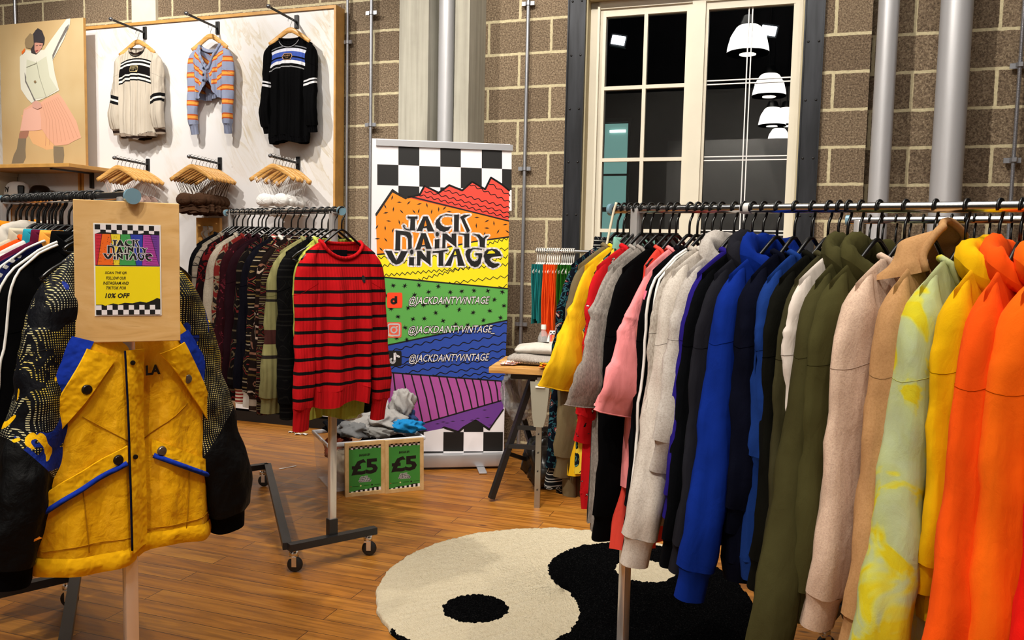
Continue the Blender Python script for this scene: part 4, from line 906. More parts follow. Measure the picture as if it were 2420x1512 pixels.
# price board on the rail end
def sign_art(art, X0, X1, Z0, Z1):
    'printed A5 sign; drawing units 0..100 x 0..150 (y down)'
    for i in range(12):
        for j in range(2):
            art.poly([(100*i/12, j*8.5), (100*(i+1)/12, j*8.5), (100*(i+1)/12, j*8.5+8.5), (100*i/12, j*8.5+8.5)], BLACKINK if (i+j) % 2 == 0 else WHITEINK)
    art.up(); cols = ['c8283c', 'ee6a1c', 'ead22e', '3e9a50', '2c3fa8', 'a83c98', '6e3a98']
    e = [(0, 16), (10, 12), (22, 13), (33, 14), (42, 16), (54, 14), (66, 14), (78, 12), (90, 14), (100, 12)]
    tops = [0, 11, 24, 39, 54, 74, 86, 100]; bots = [0, 3, 28, 37, 63, 72, 99, 100]
    art.poly(e+[(100, 68), (0, 68)], BLACKINK); art.up()
    for k in range(7):
        art.poly([(tops[k]+.4, 15.5), (tops[k+1]-.4, 15.5), (bots[k+1]-.3, 67), (bots[k]+.3, 67)], plain('print_%s' % ['red', 'orange', 'yellow', 'green', 'blue', 'pink', 'purple'][k], cols[k], .45))
    art.up(); R = random.Random(2)
    for _ in range(60):
        x, y = R.uniform(12, 62), R.uniform(18, 65); an = R.uniform(0, pi); art.stroke([(x, y), (x+3.4*cos(an), y+3.4*sin(an))], .0007, BLACKINK, taper=True)
    for k in range(13): art.stroke([(76+(k*.15), 18+k*3.8), (96, 19+k*3.8)], .0005, BLACKINK)
    for k in range(9): art.stroke([(2+j*1.5, 18+k*5.3+(j % 2)) for j in range(6)], .0004, BLACKINK)
    art.up(); art.poly([(0, 69), (100, 69), (100, 135), (0, 135)], plain('print_lemon', 'f0d90e', .45)); art.up()
    logo(art, lambda x, y: (12+(x-80)*.0345, 24+(y-135)*.0345), .0022)
    for tx, yy in (('SCAN THE QR', 80), ('FOLLOW OUR', 88.5), ('INSTAGRAM AND', 97), ('TIKTOK FOR', 105)): art.text(tx, (31, yy), .0068, .0042*len(tx), BLACKINK, shear=.25, off=.02)
    art.text('10% OFF', (33, 118), .0105, .052, BLACKINK, shear=.2, off=.03)
    art.poly([(0, 133), (10, 133), (14, 135), (26, 131), (34, 133), (44, 130), (56, 131), (68, 128), (78, 130), (88, 126), (95, 122), (100, 124), (100, 150), (0, 150)], BLACKINK); art.up()
    for i in range(12):
        for j in range(2):
            if (i+j) % 2 == 0: art.poly([(100*i/12, 134+j*8), (100*(i+1)/12, 134+j*8), (100*(i+1)/12, 142+j*8), (100*i/12, 142+j*8)], WHITEINK)
    art.up()
t = NT('birch_plywood'); PLY = t.done(t.ramp(t.noise(1, t.scl((4, 4, 16)), 5, .55, 1.6), [(.25, 'bd9050'), (.42, 'd4a868'), (.6, 'dcb478'), (.7, 'c99c5a')]), .55, 0, t.bump(t.noise(60), .06, .002))
bd = thing('notice_board', 'plywood notice board with a printed discount sheet on the left rail end', 'notice board', V((-.932, 1.96, 1.45)), math.radians(26))
MB().box((.018, .006, -.167), (.228, .012, .334), None, .0015).build('board', PLY, bd)
Xa, Xb, Za, Zb = -.052, .087, -.056, -.268
MB().box(((Xa+Xb)/2, -.0008, (Za+Zb)/2), (Xb-Xa+.006, .001, Za-Zb+.006)).build('laminated_sheet', plain('laminate_white', 'efece6', .3), bd)
ar = Art(lambda x, y: (Xa+(Xb-Xa)*x/100, Za+(Zb-Za)*y/150), .00012); ar.k = 14; sign_art(ar, Xa, Xb, Za, Zb); ar.build('printed_sheet', bd)
# ---------------------------------------------------------------- display wall
t = NT('whitewashed_plywood')
g1 = t.noise(1, t.vec(*[t.ma('ADD', t.ma('MULTIPLY', a, p), t.ma('MULTIPLY', b, q)) for a, b, p, q in ((t.xyz()[0], t.xyz()[2], 9, 5.5), (t.xyz()[0], t.xyz()[2], -1.1, 1.8))], 0), 5, .6, .8)
c = t.ramp(g1, [(.3, 'cfc6b8'), (.42, 'd8d3cc'), (.5, 'c9bda8'), (.54, 'dbd7d2'), (.75, 'd6d2d0')])
c = t.mix(t.mr(t.noise(1.6), .40, .56), c, 'dedcdc')
c = t.mix(t.mr(t.n('TexVoronoi', {'Vector': t.co(), 'Scale': 5}).outputs[0], .02, .04, .5, 0), c, 'a39a8c')
WPLY = t.done(c, .55, 0, t.bump(t.noise(40), .06, .002))
EDGE = plain('pine_edge', 'c08f4a', .5, var=.15, vs=12)
def panel(lab, u0, u1, z1, ed=True):
    uc = (u0+u1)/2; t = wthing('display_wall', lab, 'display panel', uc, 0, 0); w = u1-u0
    MB().box((0, -.088, z1/2+.04), (w-.03, .1, z1-.12)).build('board', WPLY, t)
    mb = MB().box((0, -.09, z1-.011), (w, .12, .022)).box((w/2-.008, -.09, (z1+.08)/2-.011), (.016, .12, z1-.102)).box((-w/2+.008, -.09, (z1+.08)/2-.011), (.016, .12, z1-.102)); mb.build('frame', EDGE, t)
    MB().box((0, -.075, .04), (w-.01, .11, .078)).build('plinth', plain('black_plinth', '111111', .5), t)
    MB().box((0, -.02, z1/2), (w-.3, .04, .2)).build('batten', EDGE, t)
    return t
panel('wide whitewashed plywood display panel carrying the three hanging jumpers', -5.60, -3.215, 3.105)
panel('partly visible whitewashed display panel left of the photo poster', -7.45, -6.42, 3.165)
panel('whitewashed panel behind the photo poster', -6.40, -5.62, 3.08)
panel2 = wthing('display_wall', 'white display wall across the room, faintly mirrored in the window', 'display wall', -.8, 9.2, 0)
MB().box((0, .05, 1.7), (2.9, .08, 3.4)).build('board', plain('white_wall_board', 'd8d8d6', .6), panel2)
MB().box((0, 0, 3.05), (2.7, .02, .1)).box((0, 0, 1.2), (2.7, .3, .03)).build('shelf_rail', BLKMET, panel2)
spot(wp(-.8, 6.8, 4.6), wp(-.8, 9.2, 1.9), 500, 75)
def jp(px, py, w):      # photo pixel on a plane parallel to the wall
    Q = plane_pt(px, py, wp(0, w, 0), NW); return Q.dot(TW), Q.z
ARMS = [(-4.935, 3.02), (-4.245, 3.012), (-3.548, 3.01), (-4.922, 1.994), (-4.232, 1.992), (-3.534, 1.985)]
nm6 = ['over the cream jumper', 'over the striped cardigan', 'over the black jumper', 'holding the left bunch of wooden hangers', 'holding the middle bunch of wooden hangers', 'holding the right bunch of wooden hangers']
for (u, z), lab in zip(ARMS, nm6):
    t = wthing('wall_hook', 'black metal display arm '+lab, 'display arm', u, .138, z)
    MB().box((0, -.006, 0), (.034, .012, .095), None, .003).build('bracket', BLKMET, t)
    MB().tube([(0, -.01, 0), (0, -.335, .012)], .0085, 14).build('arm', BLKMET, t, smooth='auto')
    MB().lathe([(0, -.014), (.011, -.012), (.015, 0), (.011, .012), (0, .014)], 16, (0, -.345, .014), Matrix.Rotation(pi/2, 3, 'X')).build('knob', plain('grey_steel_knob', '7b7b7e', .35, .8), t, smooth=True)
# the three jumpers on show: local frame hook at the origin
def show_jumper(u, z, w, q, name, lab, cat, lift=0):
    o = wp(u, w, z-.012); g = G(**q); return g, g.make(name, lab, cat, o, -AZ, 'garments shown on the display panel')
cm = [(-.9, 'b5ab9c'), (-.555, 'b5ab9c')]
BODY1 = fab('cream_rib_jumper', 'bdb3a4', 'bands', z0=-1, z1=0, curve=1.3, stops=[(-1, 'bcb2a3'), (-.375, '0b0a0c'), (-.365, 'd8d4cc'), (-.35, '0b0a0c'), (-.335, 'd8d4cc'), (-.322, '0c0809'), (-.255, 'd8d4cc'), (-.242, '0b0a0c'), (-.226, 'd8d4cc'), (-.212, '0b0a0c'), (-.200, 'bcb2a3')], rib='x', ribf=230)
SL1 = fab('cream_rib_sleeve', 'bdb3a4', 'bands', z0=-1, z1=0, diag=-.25, stops=[(-1, 'bcb2a3'), (-.60, '0b0a0c'), (-.575, 'd8d4cc'), (-.56, '0b0a0c'), (-.535, 'bcb2a3')], rib='x', ribf=230)
g, o = show_jumper(-4.94, 3.015, .215, dict(mat=BODY1, smat=SL1, rib=fab('cream_rib', 'b9af9f', rib='x', ribf=420), L=.67, sl=.60, sw=.215, cw=.185, hw=.168, nw=.075, zn=-.115, drop=.065, t=.07, ra=.062, rb=.052, sb=.035, flare=.035, hem=.035, cuff=.05, seed=21, dipf=.055, res=1.3, bend=.03), 'jumper', 'cream ribbed jumper with black and white chest bands hanging on the display panel', 'jumper')
def badge(g, o, z, w=.045, h=.024, bc='b9a77a'):
    hx = [(-w, 0), (-w*.65, h), (w*.65, h), (w, 0), (w*.65, -h), (-w*.65, -h)]
    S = lambda x, zz: g.y(x, zz, -1)
    p = patch([(a, z+b) for a, b in hx], S, .004, .02, fab('badge_'+bc, bc), 'chest_badge', o)
    hx2 = [(a*.86, z+b*.8) for a, b in hx]; patch(hx2, S, .0055, .02, fab('badge_black', '14110f'), 'badge_field', p)
    a = Art(lambda x, zz: (x, zz)); a.text('UCONBUK', (0, z+.004), .012, .055, fab('badge_'+bc, bc)); a.text('UCNB', (0, z-.010), .006, .025, fab('badge_'+bc, bc)); k = a.build('badge_lettering', p); k.location = (0, S(0, z)-.012, 0)
badge(g, o, -.285)
MB().tube([p+V((0, -.003, -.014)) for p in g.neck() if p.y < 0], .0035, 6).build('neck_stripe', BLACKINK, o)
hanger('wooden hanger holding the cream ribbed jumper', wp(-4.94, .215, 3.003), -AZ, 'wooden hangers on the display panel', 'wood', .17)
ST2 = fab('striped_mohair', '8f97ae', 'repeat', diag=-.75, per=.088, stops=[(0, '8a92ab'), (.42, 'b5532c'), (.55, 'e09a44'), (.75, 'b5532c'), (.85, '8a92ab')], fine=200, fs=.6)
ST2S = fab('striped_mohair_sleeve', '8f97ae', 'repeat', per=.105, stops=[(0, '8a92ab'), (.40, 'b5532c'), (.5, 'e09a44'), (.7, 'b5532c'), (.8, '8a92ab')], fine=200, fs=.6)
BLUEW = fab('grey_blue_mohair', '878fa8', rib='x', ribf=380, fine=200, fs=.6)
g = G(mat=ST2, smat=ST2S, rib=BLUEW, vneck=True, L=.345, sl=.615, sw=.185, cw=.175, hw=.135, nw=.095, zn=-.135, drop=.05, t=.06, ra=.055, rb=.038, sb=.03, flare=-.005, hem=.055, cuff=.06, seed=23, dipf=.20, dipb=.04, res=1.3)
_y = g.y; _pt = g.pt
def pt2(u, v, side):      # fronts of the cardigan curve up towards the last button
    p = _pt(u, v, side)
    if side < 0: p.z += (.14*max(0, 1-abs(p.x)/.09)**1.3)*sm(.6, 1, v)
    return p
g.pt = pt2
_hb = g.hemband
def hb2(parent):
    mb = MB(); zb = g.zn-g.L
    def f(u, v):
        an = u*2*pi; q = cos(an); side = -1 if sin(an) < 0 else 1; x = q*g.hw*(1-.02*v)
        lift = .14*max(0, 1-abs(x)/.09)**1.3 if side < 0 else 0
        return V((x, g.y(q*g.hw*.985, zb+.004, side), zb+.006-g.hem*v+lift-.012*sin(q*4+g.ph[4])))
    mb.grid(f, 72, 5, True); return mb.build('hem_band', BLUEW, parent, smooth=True)
g.hemband = hb2
o = g.make('cardigan', 'grey blue cardigan with orange chevron stripes hanging on the display panel', 'cardigan', wp(-4.255, .215, 3.005), -AZ, 'garments shown on the display panel')
P = [p for p in g.neck(40) if p.y <= .012]
MB().tube([p+V((0, -.004, -.008)) for p in g.neck(40)], [.009]*40, 8, True).build('button_band', BLUEW, o, smooth=True)
ribbon([(.0, -.34), (.003, -.42)], .03, lambda x, z: g.y(x, z, -1), .001, BLUEW, 'button_band', o)
for b in (-.325, -.372, -.415): MB().lathe([(0, .005), (.008, .004), (.009, 0)], 16, (.0, g.y(0, b, -1)-.014, b), Matrix.Rotation(pi/2, 3, 'X')).build('button', plain('dark_button', '1d2230', .3), o, smooth='auto')
hanger('wooden hanger holding the striped cardigan', wp(-4.255, .215, 3.003), -AZ, 'wooden hangers on the display panel', 'wood', .16)
BODY3 = fab('black_banded_jumper', '060607', 'bands', z0=-1, z1=0, curve=1.2, stops=[(-1, '060607'), (-.335, '8a8a8c'), (-.325, '0a0a0b'), (-.305, 'cfcfd4'), (-.285, '33478e'), (-.265, '0b0b10'), (-.250, '3d53a0'), (-.215, 'c9cad6'), (-.195, '0a0a0b'), (-.183, '77787c'), (-.172, '060607')], rib='x', ribf=230)
SL3 = fab('black_banded_sleeve', '060607', 'bands', z0=-1, z1=0, diag=-.2, stops=[(-1, '060607'), (-.50, 'd2d2d6'), (-.487, '060607'), (-.475, 'd2d2d6'), (-.462, '060607')], rib='x', ribf=230)
g, o = show_jumper(-3.555, 3.005, .215, dict(mat=BODY3, smat=SL3, rib=fab('black_rib', '08080a', rib='x', ribf=420), L=.71, sl=.62, sw=.21, cw=.18, hw=.17, nw=.085, zn=-.115, drop=.06, t=.07, ra=.058, rb=.048, sb=.035, flare=.015, hem=.045, cuff=.05, seed=25, dipf=.06, res=1.3, bend=.03), 'jumper', 'black jumper with blue and white chest bands hanging on the display panel', 'jumper')
badge(g, o, -.255, .045, .024, 'b08a6a')
MB().tube([p+V((0, -.003, -.012)) for p in g.neck() if p.y < 0], .003, 6).build('neck_stripe', fab('grey_stripe_yarn', '8b8b8f'), o)
hanger('wooden hanger holding the black banded jumper', wp(-3.555, .215, 3.003), -AZ, 'wooden hangers on the display panel', 'wood', .17)
# bunches of wooden hangers, with bralettes
def bralette(P, rz, m, lab, grp, k):
    R = random.Random(k); o = thing('bralette', lab, 'bralette', P, rz, grp)
    for s_ in (-1, 1):
        mb = MB()
        for q in range(3): mb.tube(catmull([(s_*(.155-.008*q), -.008, -.142), (s_*(.13-.02*q), -.014, -.20), (s_*(.10-.03*q)+R.uniform(-.01, .01), -.008, -.28)], 8), .002, 5)
        mb.build('strap', m, o)
        mb = MB(); cx = s_*.07
        def f(u, v):
            a = u*2*pi; r = .065*sin(v*pi/2*.98)
            return V((cx+r*cos(a)*1.05, -.008-.032*cos(v*pi/2)+.0018*sin(a*9+k), -.315+r*sin(a)*(.85 if sin(a) > 0 else .6)))
        mb.grid(f, 24, 8, True); mb.build('cup', m, o, smooth=True)
    mb = MB(); n = 30
    for dz in (0, -.035):
        mb.tube([((i/n-.5)*.33, -.012+.006*sin(i*.9+k), -.36+dz+.008*sin(i*.3+k)) for i in range(n+1)], .003, 6)
    mb.grid(lambda u, v: V(((u-.5)*.33, -.008+.005*sin(u*26+k), -.352-.05*v+.01*sin(u*15+k))), 40, 4); mb.build('band', m, o, smooth=True)
BROWN = fab('brown_satin', '4a3426', wr=.8); PALE = fab('pale_pink_satin', 'b59a90'); WH = fab('white_cotton_lace', 'e4e1de', wr=1.)
for c_, (u, z, m, nm, jit) in enumerate(((-4.922, 1.994, PALE, 'left', 0), (-4.232, 1.992, BROWN, 'middle', 0), (-3.534, 1.985, WH, 'right', .25))):
    R = random.Random(c_+40)
    for k in range(8):
        w = .19+.265*k/7; P = wp(u+R.uniform(-.003, .003), w, z+.004+.012*(w-.14)/.335); rz = -AZ+R.uniform(-.05-jit, .09+jit*.4)
        hanger('pale wooden hanger in the %s bunch on the display panel' % nm, P, rz, 'wooden hangers in the %s bunch' % nm, 'wood', .19)
        if k % (2 if m is PALE else 1) == 0: bralette(P, rz, m, {'left': 'pale pink strappy bralette in the left bunch of wooden hangers', 'middle': 'brown satin bralette in the middle bunch of wooden hangers', 'right': 'white frilled bralette in the right bunch of wooden hangers'}[nm], 'bralettes in the %s bunch' % nm, k*3+c_)
# shelves, poster, cap
t = wthing('display_shelf', 'pale wooden shelf under the photo poster', 'shelf', -6.35, .14, 1.965)
MB().box((0, -.22, -.015), (2.16, .44, .028), None, .002).build('board', EDGE, t)
for u in (-.62, .86): MB().box((u, -.2, -.036), (.028, .4, .012)).box((u, -.01, -.09), (.03, .02, .13)).build('bracket', BLKMET, t)
t = wthing('display_shelf', 'lower wooden shelf behind the left rail carrying the white cap', 'shelf', -6.42, .14, 1.70)
MB().box((0, -.15, -.015), (1.3, .3, .028), None, .002).build('board', EDGE, t)
MB().box((-.4, -.14, -.036), (.028, .28, .012)).box((.4, -.14, -.036), (.028, .28, .012)).build('bracket', BLKMET, t)
po = wthing('photo_poster', 'photo print of a person in white jacket and pink skirt on the shelf', 'poster', -5.835, .30, 1.967)
MB().box((0, .012, .58), (.885, .024, 1.16)).build('backing_board', EDGE, po)
def pf(px, py):
    u, z = jp(px, py, .30); return u+5.835, z-1.967
t = NT('poster_background'); x, y, z = t.xyz(); PBG = t.done(t.ramp(t.noise(1, t.scl((1.4, 1, 1.2)), 3), [(.3, 'b6986c'), (.5, 'c0a67a'), (.7, 'ccb68c')]), .45)
a = Art(pf); sc = lambda L: [(x/3.978, 20+y/3.979) for x, y in L]     # crop coordinates
a.raw([(-.4425, 0), (.4425, 0), (.4425, 1.16), (-.4425, 1.16)], [(0, 1, 2, 3)], PBG); a.up()
PC = lambda n, c: plain('poster_'+n, c, .45)
def pp(L, n, c): a.poly(sc(L), PC(n, c)); a.up()
pp([(200,1000),(240,1140),(310,1270),(440,1330),(500,1320),(520,1180),(400,1020)], 'peach_fabric', 'd9a878')
pp([(190,1160),(275,1145),(265,1200),(245,1225),(178,1222),(182,1180)], 'skin', 'a0705c')
pp([(175,1222),(248,1222),(240,1330),(245,1400),(220,1455),(110,1458),(130,1380),(160,1320)], 'sock', '7d705c'); pp([(505,1296),(598,1300),(605,1380),(595,1455),(512,1455),(505,1380)], 'sock', '7d705c')
pp([(225,950),(300,900),(390,880),(430,850),(550,795),(600,860),(660,960),(720,1060),(765,1215),(690,1250),(640,1280),(520,1290),(450,1220),(400,1140),(300,1145),(190,1155)], 'skirt', 'd8a288')
for k in range(9): a.stroke(sc([(400+k*18, 900-k*8), (440+k*28, 1050), (430+k*38, 1290-k*10)]), .0035, PC('skirt_fold', 'c08a70'))
a.up(); pp([(320,1150),(390,1140),(390,1040),(370,930),(300,930),(230,960),(195,1150)], 'skirt_light', 'dcaa98')
pp([(190,455),(250,390),(300,400),(420,390),(480,300),(560,190),(630,100),(665,95),(660,150),(600,300),(530,430),(498,485),(520,620),(560,770),(450,830),(380,860),(330,870),(300,890),(260,850),(200,760),(190,600)], 'white_jacket', 'd4d2c4')
pp([(655,145),(640,200),(560,340),(498,480),(495,440),(560,300),(620,180)], 'grey_lining', '6f6a66')
pp([(235,600),(262,680),(310,800),(340,865),(325,870),(290,790),(240,690)], 'grey_lining', '6f6a66')
pp([(255,480),(350,510),(440,450),(470,640),(545,760),(430,835),(330,850),(250,680)], 'jacket_panel', 'c5c5b0')
pp([(320,240),(360,185),(400,210),(425,280),(420,330),(380,400),(345,435),(300,420),(285,330)], 'dark_hair', '3b3434')
pp([(330,320),(410,330),(400,370),(370,410),(345,425),(330,390)], 'face', 'c08a78'); pp([(310,250),(345,200),(390,205),(425,270),(420,325),(380,318),(325,325)], 'dark_hat', '3a3538')
pp([(338,398),(362,392),(366,400),(342,410)], 'lips', '8e3a3a')
for q in ((352,352),(386,348)): a.stroke(sc([(q[0]-9,q[1]), (q[0]+9,q[1]-2)]), .004, PC('dark_hair', '3b3434'))
a.up(); pp([(245,290),(290,235),(320,250),(325,340),(300,380),(250,370),(240,330)], 'fur', '8a7658'); pp([(210,410),(240,375),(243,405),(215,435)], 'orange_trim', 'd96a2a')
pp([(310,890),(345,865),(390,890),(400,930),(360,950),(315,930)], 'hands', 'c9998a')
a.stroke(sc([(350,500),(380,650),(440,830)]), .004, PC('jacket_seam', '9a9888')); a.stroke(sc([(255,555),(352,515)]), .004, PC('jacket_seam', '9a9888')); a.up()
a.disc(sc([(338,690)])[0], 3, 3, PC('fur', '8a7658')); a.build('print', po)
t = wthing('cap', 'white baseball cap with a black front logo on the lower shelf', 'cap', -6.13, .29, 1.702)
mb = MB(); mb.grid(lambda u, v: V((.115*cos(u*2*pi)*cos(v*pi/2)**.6, -.095*sin(u*2*pi)*cos(v*pi/2)**.6, .02+.135*sin(v*pi/2)**.9)), 32, 10, True); mb.build('crown', fab('white_cap_cotton', 'e4e2df'), t, smooth=True)
mb = MB(); mb.grid(lambda u, v: V((-.09-.085*v*sin(u*pi)*1.0, .09*cos(u*pi), .022+.012*sin(u*pi)-.02*v)), 20, 5); mb.build('visor', fab('white_cap_cotton', 'e4e2df'), t, smooth=True)
MB().box((.085, -.045, .075), (.05, .03, .09), Matrix.Rotation(.8, 3, 'Z'), .01).build('back_panel', BLKPL, t)
t2 = wthing('cap', 'black baseball cap to the right of the white one on the lower shelf', 'cap', -5.90, .28, 1.702)
mb = MB(); mb.grid(lambda u, v: V((.085*cos(u*2*pi)*cos(v*pi/2)**.6, -.09*sin(u*2*pi)*cos(v*pi/2)**.6, .01+.115*sin(v*pi/2)**.9)), 32, 10, True); mb.build('crown', BLKPL, t2, smooth=True)
mb = MB(); mb.grid(lambda u, v: V((.09*cos(u*pi), -.08-.07*v*sin(u*pi), .012+.012*sin(u*pi)-.02*v)), 20, 5); mb.build('visor', BLKPL, t2, smooth=True)
a = Art(lambda x, z: (x, z)); a.text('N', (-.015, .085), .045, .035, BLACKINK); a.text('Y', (-.008, .08), .045, .035, BLACKINK); k = a.build('front_logo', t); k.location = (0, -.092, 0)
t = wthing('storage_box', 'plain cream cardboard box at the left edge on the lower shelf', 'box', -6.55, .26, 1.702); MB().box((.0, 0, .12), (.5, .22, .23), None, .004).build('box_body', plain('cream_card', 'cfc4ae', .7), t); MB().box((0, 0, .225), (.51, .23, .04), None, .003).build('lid', plain('cream_card', 'cfc4ae', .7), t)
t = wthing('plywood_offcut', 'small plywood panel behind the middle rail with a crumpled white tissue on it', 'plywood panel', -4.29, .2, .95); MB().box((0, 0, .3), (.22, .03, .65), None, .002).build('board', EDGE, t)
MB().box((0, 0, -.46), (.05, .05, .98)).build('stand', BLKMET, t)
mb = MB(); mb.grid(lambda u, v: V(((u-.5)*.09+.012*sin(v*9), -.025-.02*sin(u*11)*cos(v*7), .5+(v-.5)*.12)), 12, 12); mb.build('tissue', fab('crumpled_tissue', 'bdb9b2'), t)
# ---------------------------------------------------------------- roller banner
Lb, Rb = V((-.868, 5.02, 0)), V((-.03, 5.152, 0)); xb = (Rb-Lb).normalized(); nb = V((-xb.y, xb.x, 0)); rzb = atan2(xb.y, xb.x); Cb = (Lb+Rb)/2
bn = thing('roller_banner', 'tall rainbow and checkerboard roller banner lettered JACK DAINTY VINTAGE beside the concrete column', 'banner', Cb, rzb)
Wb = (Rb-Lb).length
HT = [V(plane_pt(889, 334, Cb, nb)), V(plane_pt(1211, 347, Cb, nb))]
def bf(px, py):
    Q = plane_pt(px, py, Cb, nb)-Cb; return Q.dot(xb), Q.z
MB().box((0, .0, 1.04), (Wb-.01, .0006, 1.96)).build('banner_sheet', WHITEINK, bn)
tl, tr = bf(889, 332), bf(1210, 345); MB().bar((tl[0], 0, tl[1]-.012), (tr[0]+.004, 0, tr[1]-.012), .022, .036).build('top_rail', plain('silver_anodised', 'c4c4c8', .35, .6), bn)
MB().box((0, .0, .055), (Wb+.01, .09, .085), None, .012).build('base_cassette', plain('silver_anodised', 'c4c4c8', .35, .6), bn, smooth='auto')
for x in (-.27, .27): MB().box((x, -.02, .008), (.05, .30, .012), None, .004).build('foot', plain('silver_anodised', 'c4c4c8', .35, .6), bn)
MB().tube([(0, .03, .08), (0, .03, 1.98)], .008, 10).build('support_pole', STEEL, bn)
a = Art(bf, .0003); a.k = 3; zx = lambda L, s=3.6, ox=870, oy=300: [(ox+x/s, oy+y/s) for x, y in L]
zy = lambda L: zx(L, 3.2861, 870, 660)
BC = lambda n, c: plain('banner_'+n, c, .4)
x0, x1 = -Wb/2, Wb/2
ORG, RED, YEL, GRN, BLU, PNK, PUR = BC('orange', 'f58a1f'), BC('red', 'f0493c'), BC('yellow', 'f5e11e'), BC('green', '5ca850'), BC('blue', '2a4aa6'), BC('magenta', 'a9509a'), BC('purple', '6a3a8e')
# top checks: photo px columns at 890.6, +49.7 per square
def sq(c0, c1, r0, r1, m):
    a.poly([(c0, r0), (c1, r0), (c1, r1), (c0, r1)], m)
colx = [891.5, 941.5, 991, 1040.5, 1089, 1138.5, 1186.5, 1209]; rowy = [339, 388, 437, 486, 500]
for j in range(3):
    for i in range(7):
        k1 = .038*(colx[i]-891); k2 = .038*(colx[i+1]-891)
        a.poly([(colx[i], rowy[j]+k1), (colx[i+1], rowy[j]+k2), (colx[i+1], rowy[j+1]+k2), (colx[i], rowy[j+1]+k1)], BLACKINK if (i+j) % 2 else WHITEINK)
a.up()
rtop = [(335,600),(440,575),(480,500),(600,560),(690,495),(800,540),(885,465),(995,530),(1045,430),(1140,490),(1200,540)]
a.poly(zx(rtop+[(1195,800),(330,600)]), RED)
otop = [(66,755),(205,548),(320,610),(345,588),(560,640),(800,705),(1198,800),(1196,935),(900,975),(640,1030),(75,1085)]
a.poly(zx(otop), ORG); a.poly(zx([(75,1085),(640,1030),(900,975),(1196,935),(1186,1372),(105,1275)]), YEL)
a.poly(zx([(60,740),(205,525),(320,605),(345,585),(205,550),(66,760)]), BLACKINK)
a.poly(zy([(95,0)]) + [(899.5,654.5),(1200,682)]+zy([(1078,318),(130,515)]), GRN)
a.poly(zy([(130,515),(1078,318),(1062,792),(150,722)]), BLU); a.poly(zy([(150,722),(1062,792),(1054,935),(340,1142),(190,1175),(150,900)]), PNK)
a.poly(zy([(150,1190),(340,1142),(1054,935),(1050,1010),(940,1165),(835,1095),(740,1150),(700,1185),(590,1150),(515,1200),(440,1180),(395,1185),(200,1180)]), PUR)
a.up()
for L in (zx(rtop), zx([(345,588),(1198,800)]), zx([(66,755),(205,548),(320,610),(345,588)]), zx([(75,1085),(640,1030),(900,975),(1196,935)]), zx([(105,1275),(1186,1375)]), zy([(130,515),(1078,318)]), zy([(150,722),(1062,792)]), zy([(340,1142),(1054,935)]), zy([(940,1165),(1050,1010)])): a.stroke(L, .009, BLACKINK)
a.stroke(zy([(200,1180),(395,1185),(440,1180),(515,1200),(590,1150),(700,1185),(740,1150),(835,1095),(940,1165)]), .014, BLACKINK)
a.stroke(zx(rtop), .012, BLACKINK)
def wavy(p, q, amp, n, w, sharp=False):
    p, q = V(p), V(q); d = q-p; m = n*2 if sharp else n*10; nn = V((-d.y, d.x)).normalized()
    P = []
    for i in range(m+1):
        f = i/m; o = (amp if i % 2 else -amp) if sharp else amp*sin(f*n*2*pi); pt = p+d*f+nn*o; P.append((pt.x, pt.y))
    a.stroke(P, w, BLACKINK)
W_ = lambda x, y: (870+x/3.6, 300+y/3.6); Y_ = lambda x, y: (870+x/3.2861, 660+y/3.2861)
for k, (p, q, n) in enumerate((((1020,470),(1205,585),3), ((860,485),(1205,640),6), ((640,535),(1203,690),9), ((480,545),(1200,735),11), ((430,575),(1198,772),13))): wavy(W_(*p), W_(*q), 2.3, n, .0055)
R = random.Random(9)
for (x, y, an) in [(205,600,1.9),(265,640,0),(345,645,-.8),(435,655,-.3),(500,665,1.35),(540,720,1.75),(285,720,.8),(215,700,1.7),(150,730,-.15),(145,675,1.1),(430,715,1.9),(390,720,.9),(600,700,1.6),(650,690,-.8),(175,800,.15),(265,810,1.4),(145,860,1.5),(75,850,2.1),(210,880,1.9),(150,960,.9),(80,950,0),(110,1040,.8),(245,1010,-.8),(400,800,0),(690,720,.1),(715,800,1.3),(1010,800,-.5),(920,840,1.55),(925,770,0),(1010,860,.05),(1070,820,1.5),(1165,830,-.2),(1105,890,2.1),(1185,890,.6),(990,910,1.9),(290,900,2.0),(300,830,1.3)]:
    l_ = 24; a.stroke([W_(x-l_*cos(an), y-l_*sin(an)), W_(x+l_*cos(an), y+l_*sin(an))], .009, BLACKINK, taper=True)
for p, q, n in (((85,1110),(240,1105),3), ((95,1190),(700,1070),13), ((110,1265),(1190,1170),24), ((430,1300),(1190,1100),17), ((690,1330),(1190,1270),8), ((1000,1000),(1195,945),5), ((850,1040),(1190,1040),6), ((1110,1365),(1180,1350),1)): wavy(W_(*p), W_(*q), 3.2, n, .0045, True)
for p, q, n in (((160,560),(1075,345),12), ((130,640),(1075,420),12), ((250,655),(1070,490),10), ((150,695),(1068,545),11), ((290,725),(1066,600),10), ((500,740),(1065,660),7), ((700,755),(1062,705),5), ((850,765),(1062,750),3)): wavy(Y_(*p), Y_(*q), 2.6, n, .006)
def star(x, y, r):
    for k in range(4): an = k*pi/4+R.uniform(-.2, .2); a.stroke([Y_(x-r*cos(an), y-r*sin(an)), Y_(x+r*cos(an), y+r*sin(an))], .008, BLACKINK, taper=True)
for x, y in ((195,48),(285,50),(395,45),(545,55),(470,98),(638,100),(727,92),(822,88),(930,90),(1042,98),(980,158),(1055,205),(140,125),(360,120),(310,222),(430,200),(610,205),(707,235),(525,260),(815,258),(945,245),(232,290),(348,308),(436,305),(582,322),(895,318),(1028,298),(680,350),(775,355),(288,375),(365,420),(222,455),(300,470),(178,228)): star(x, y, 24)
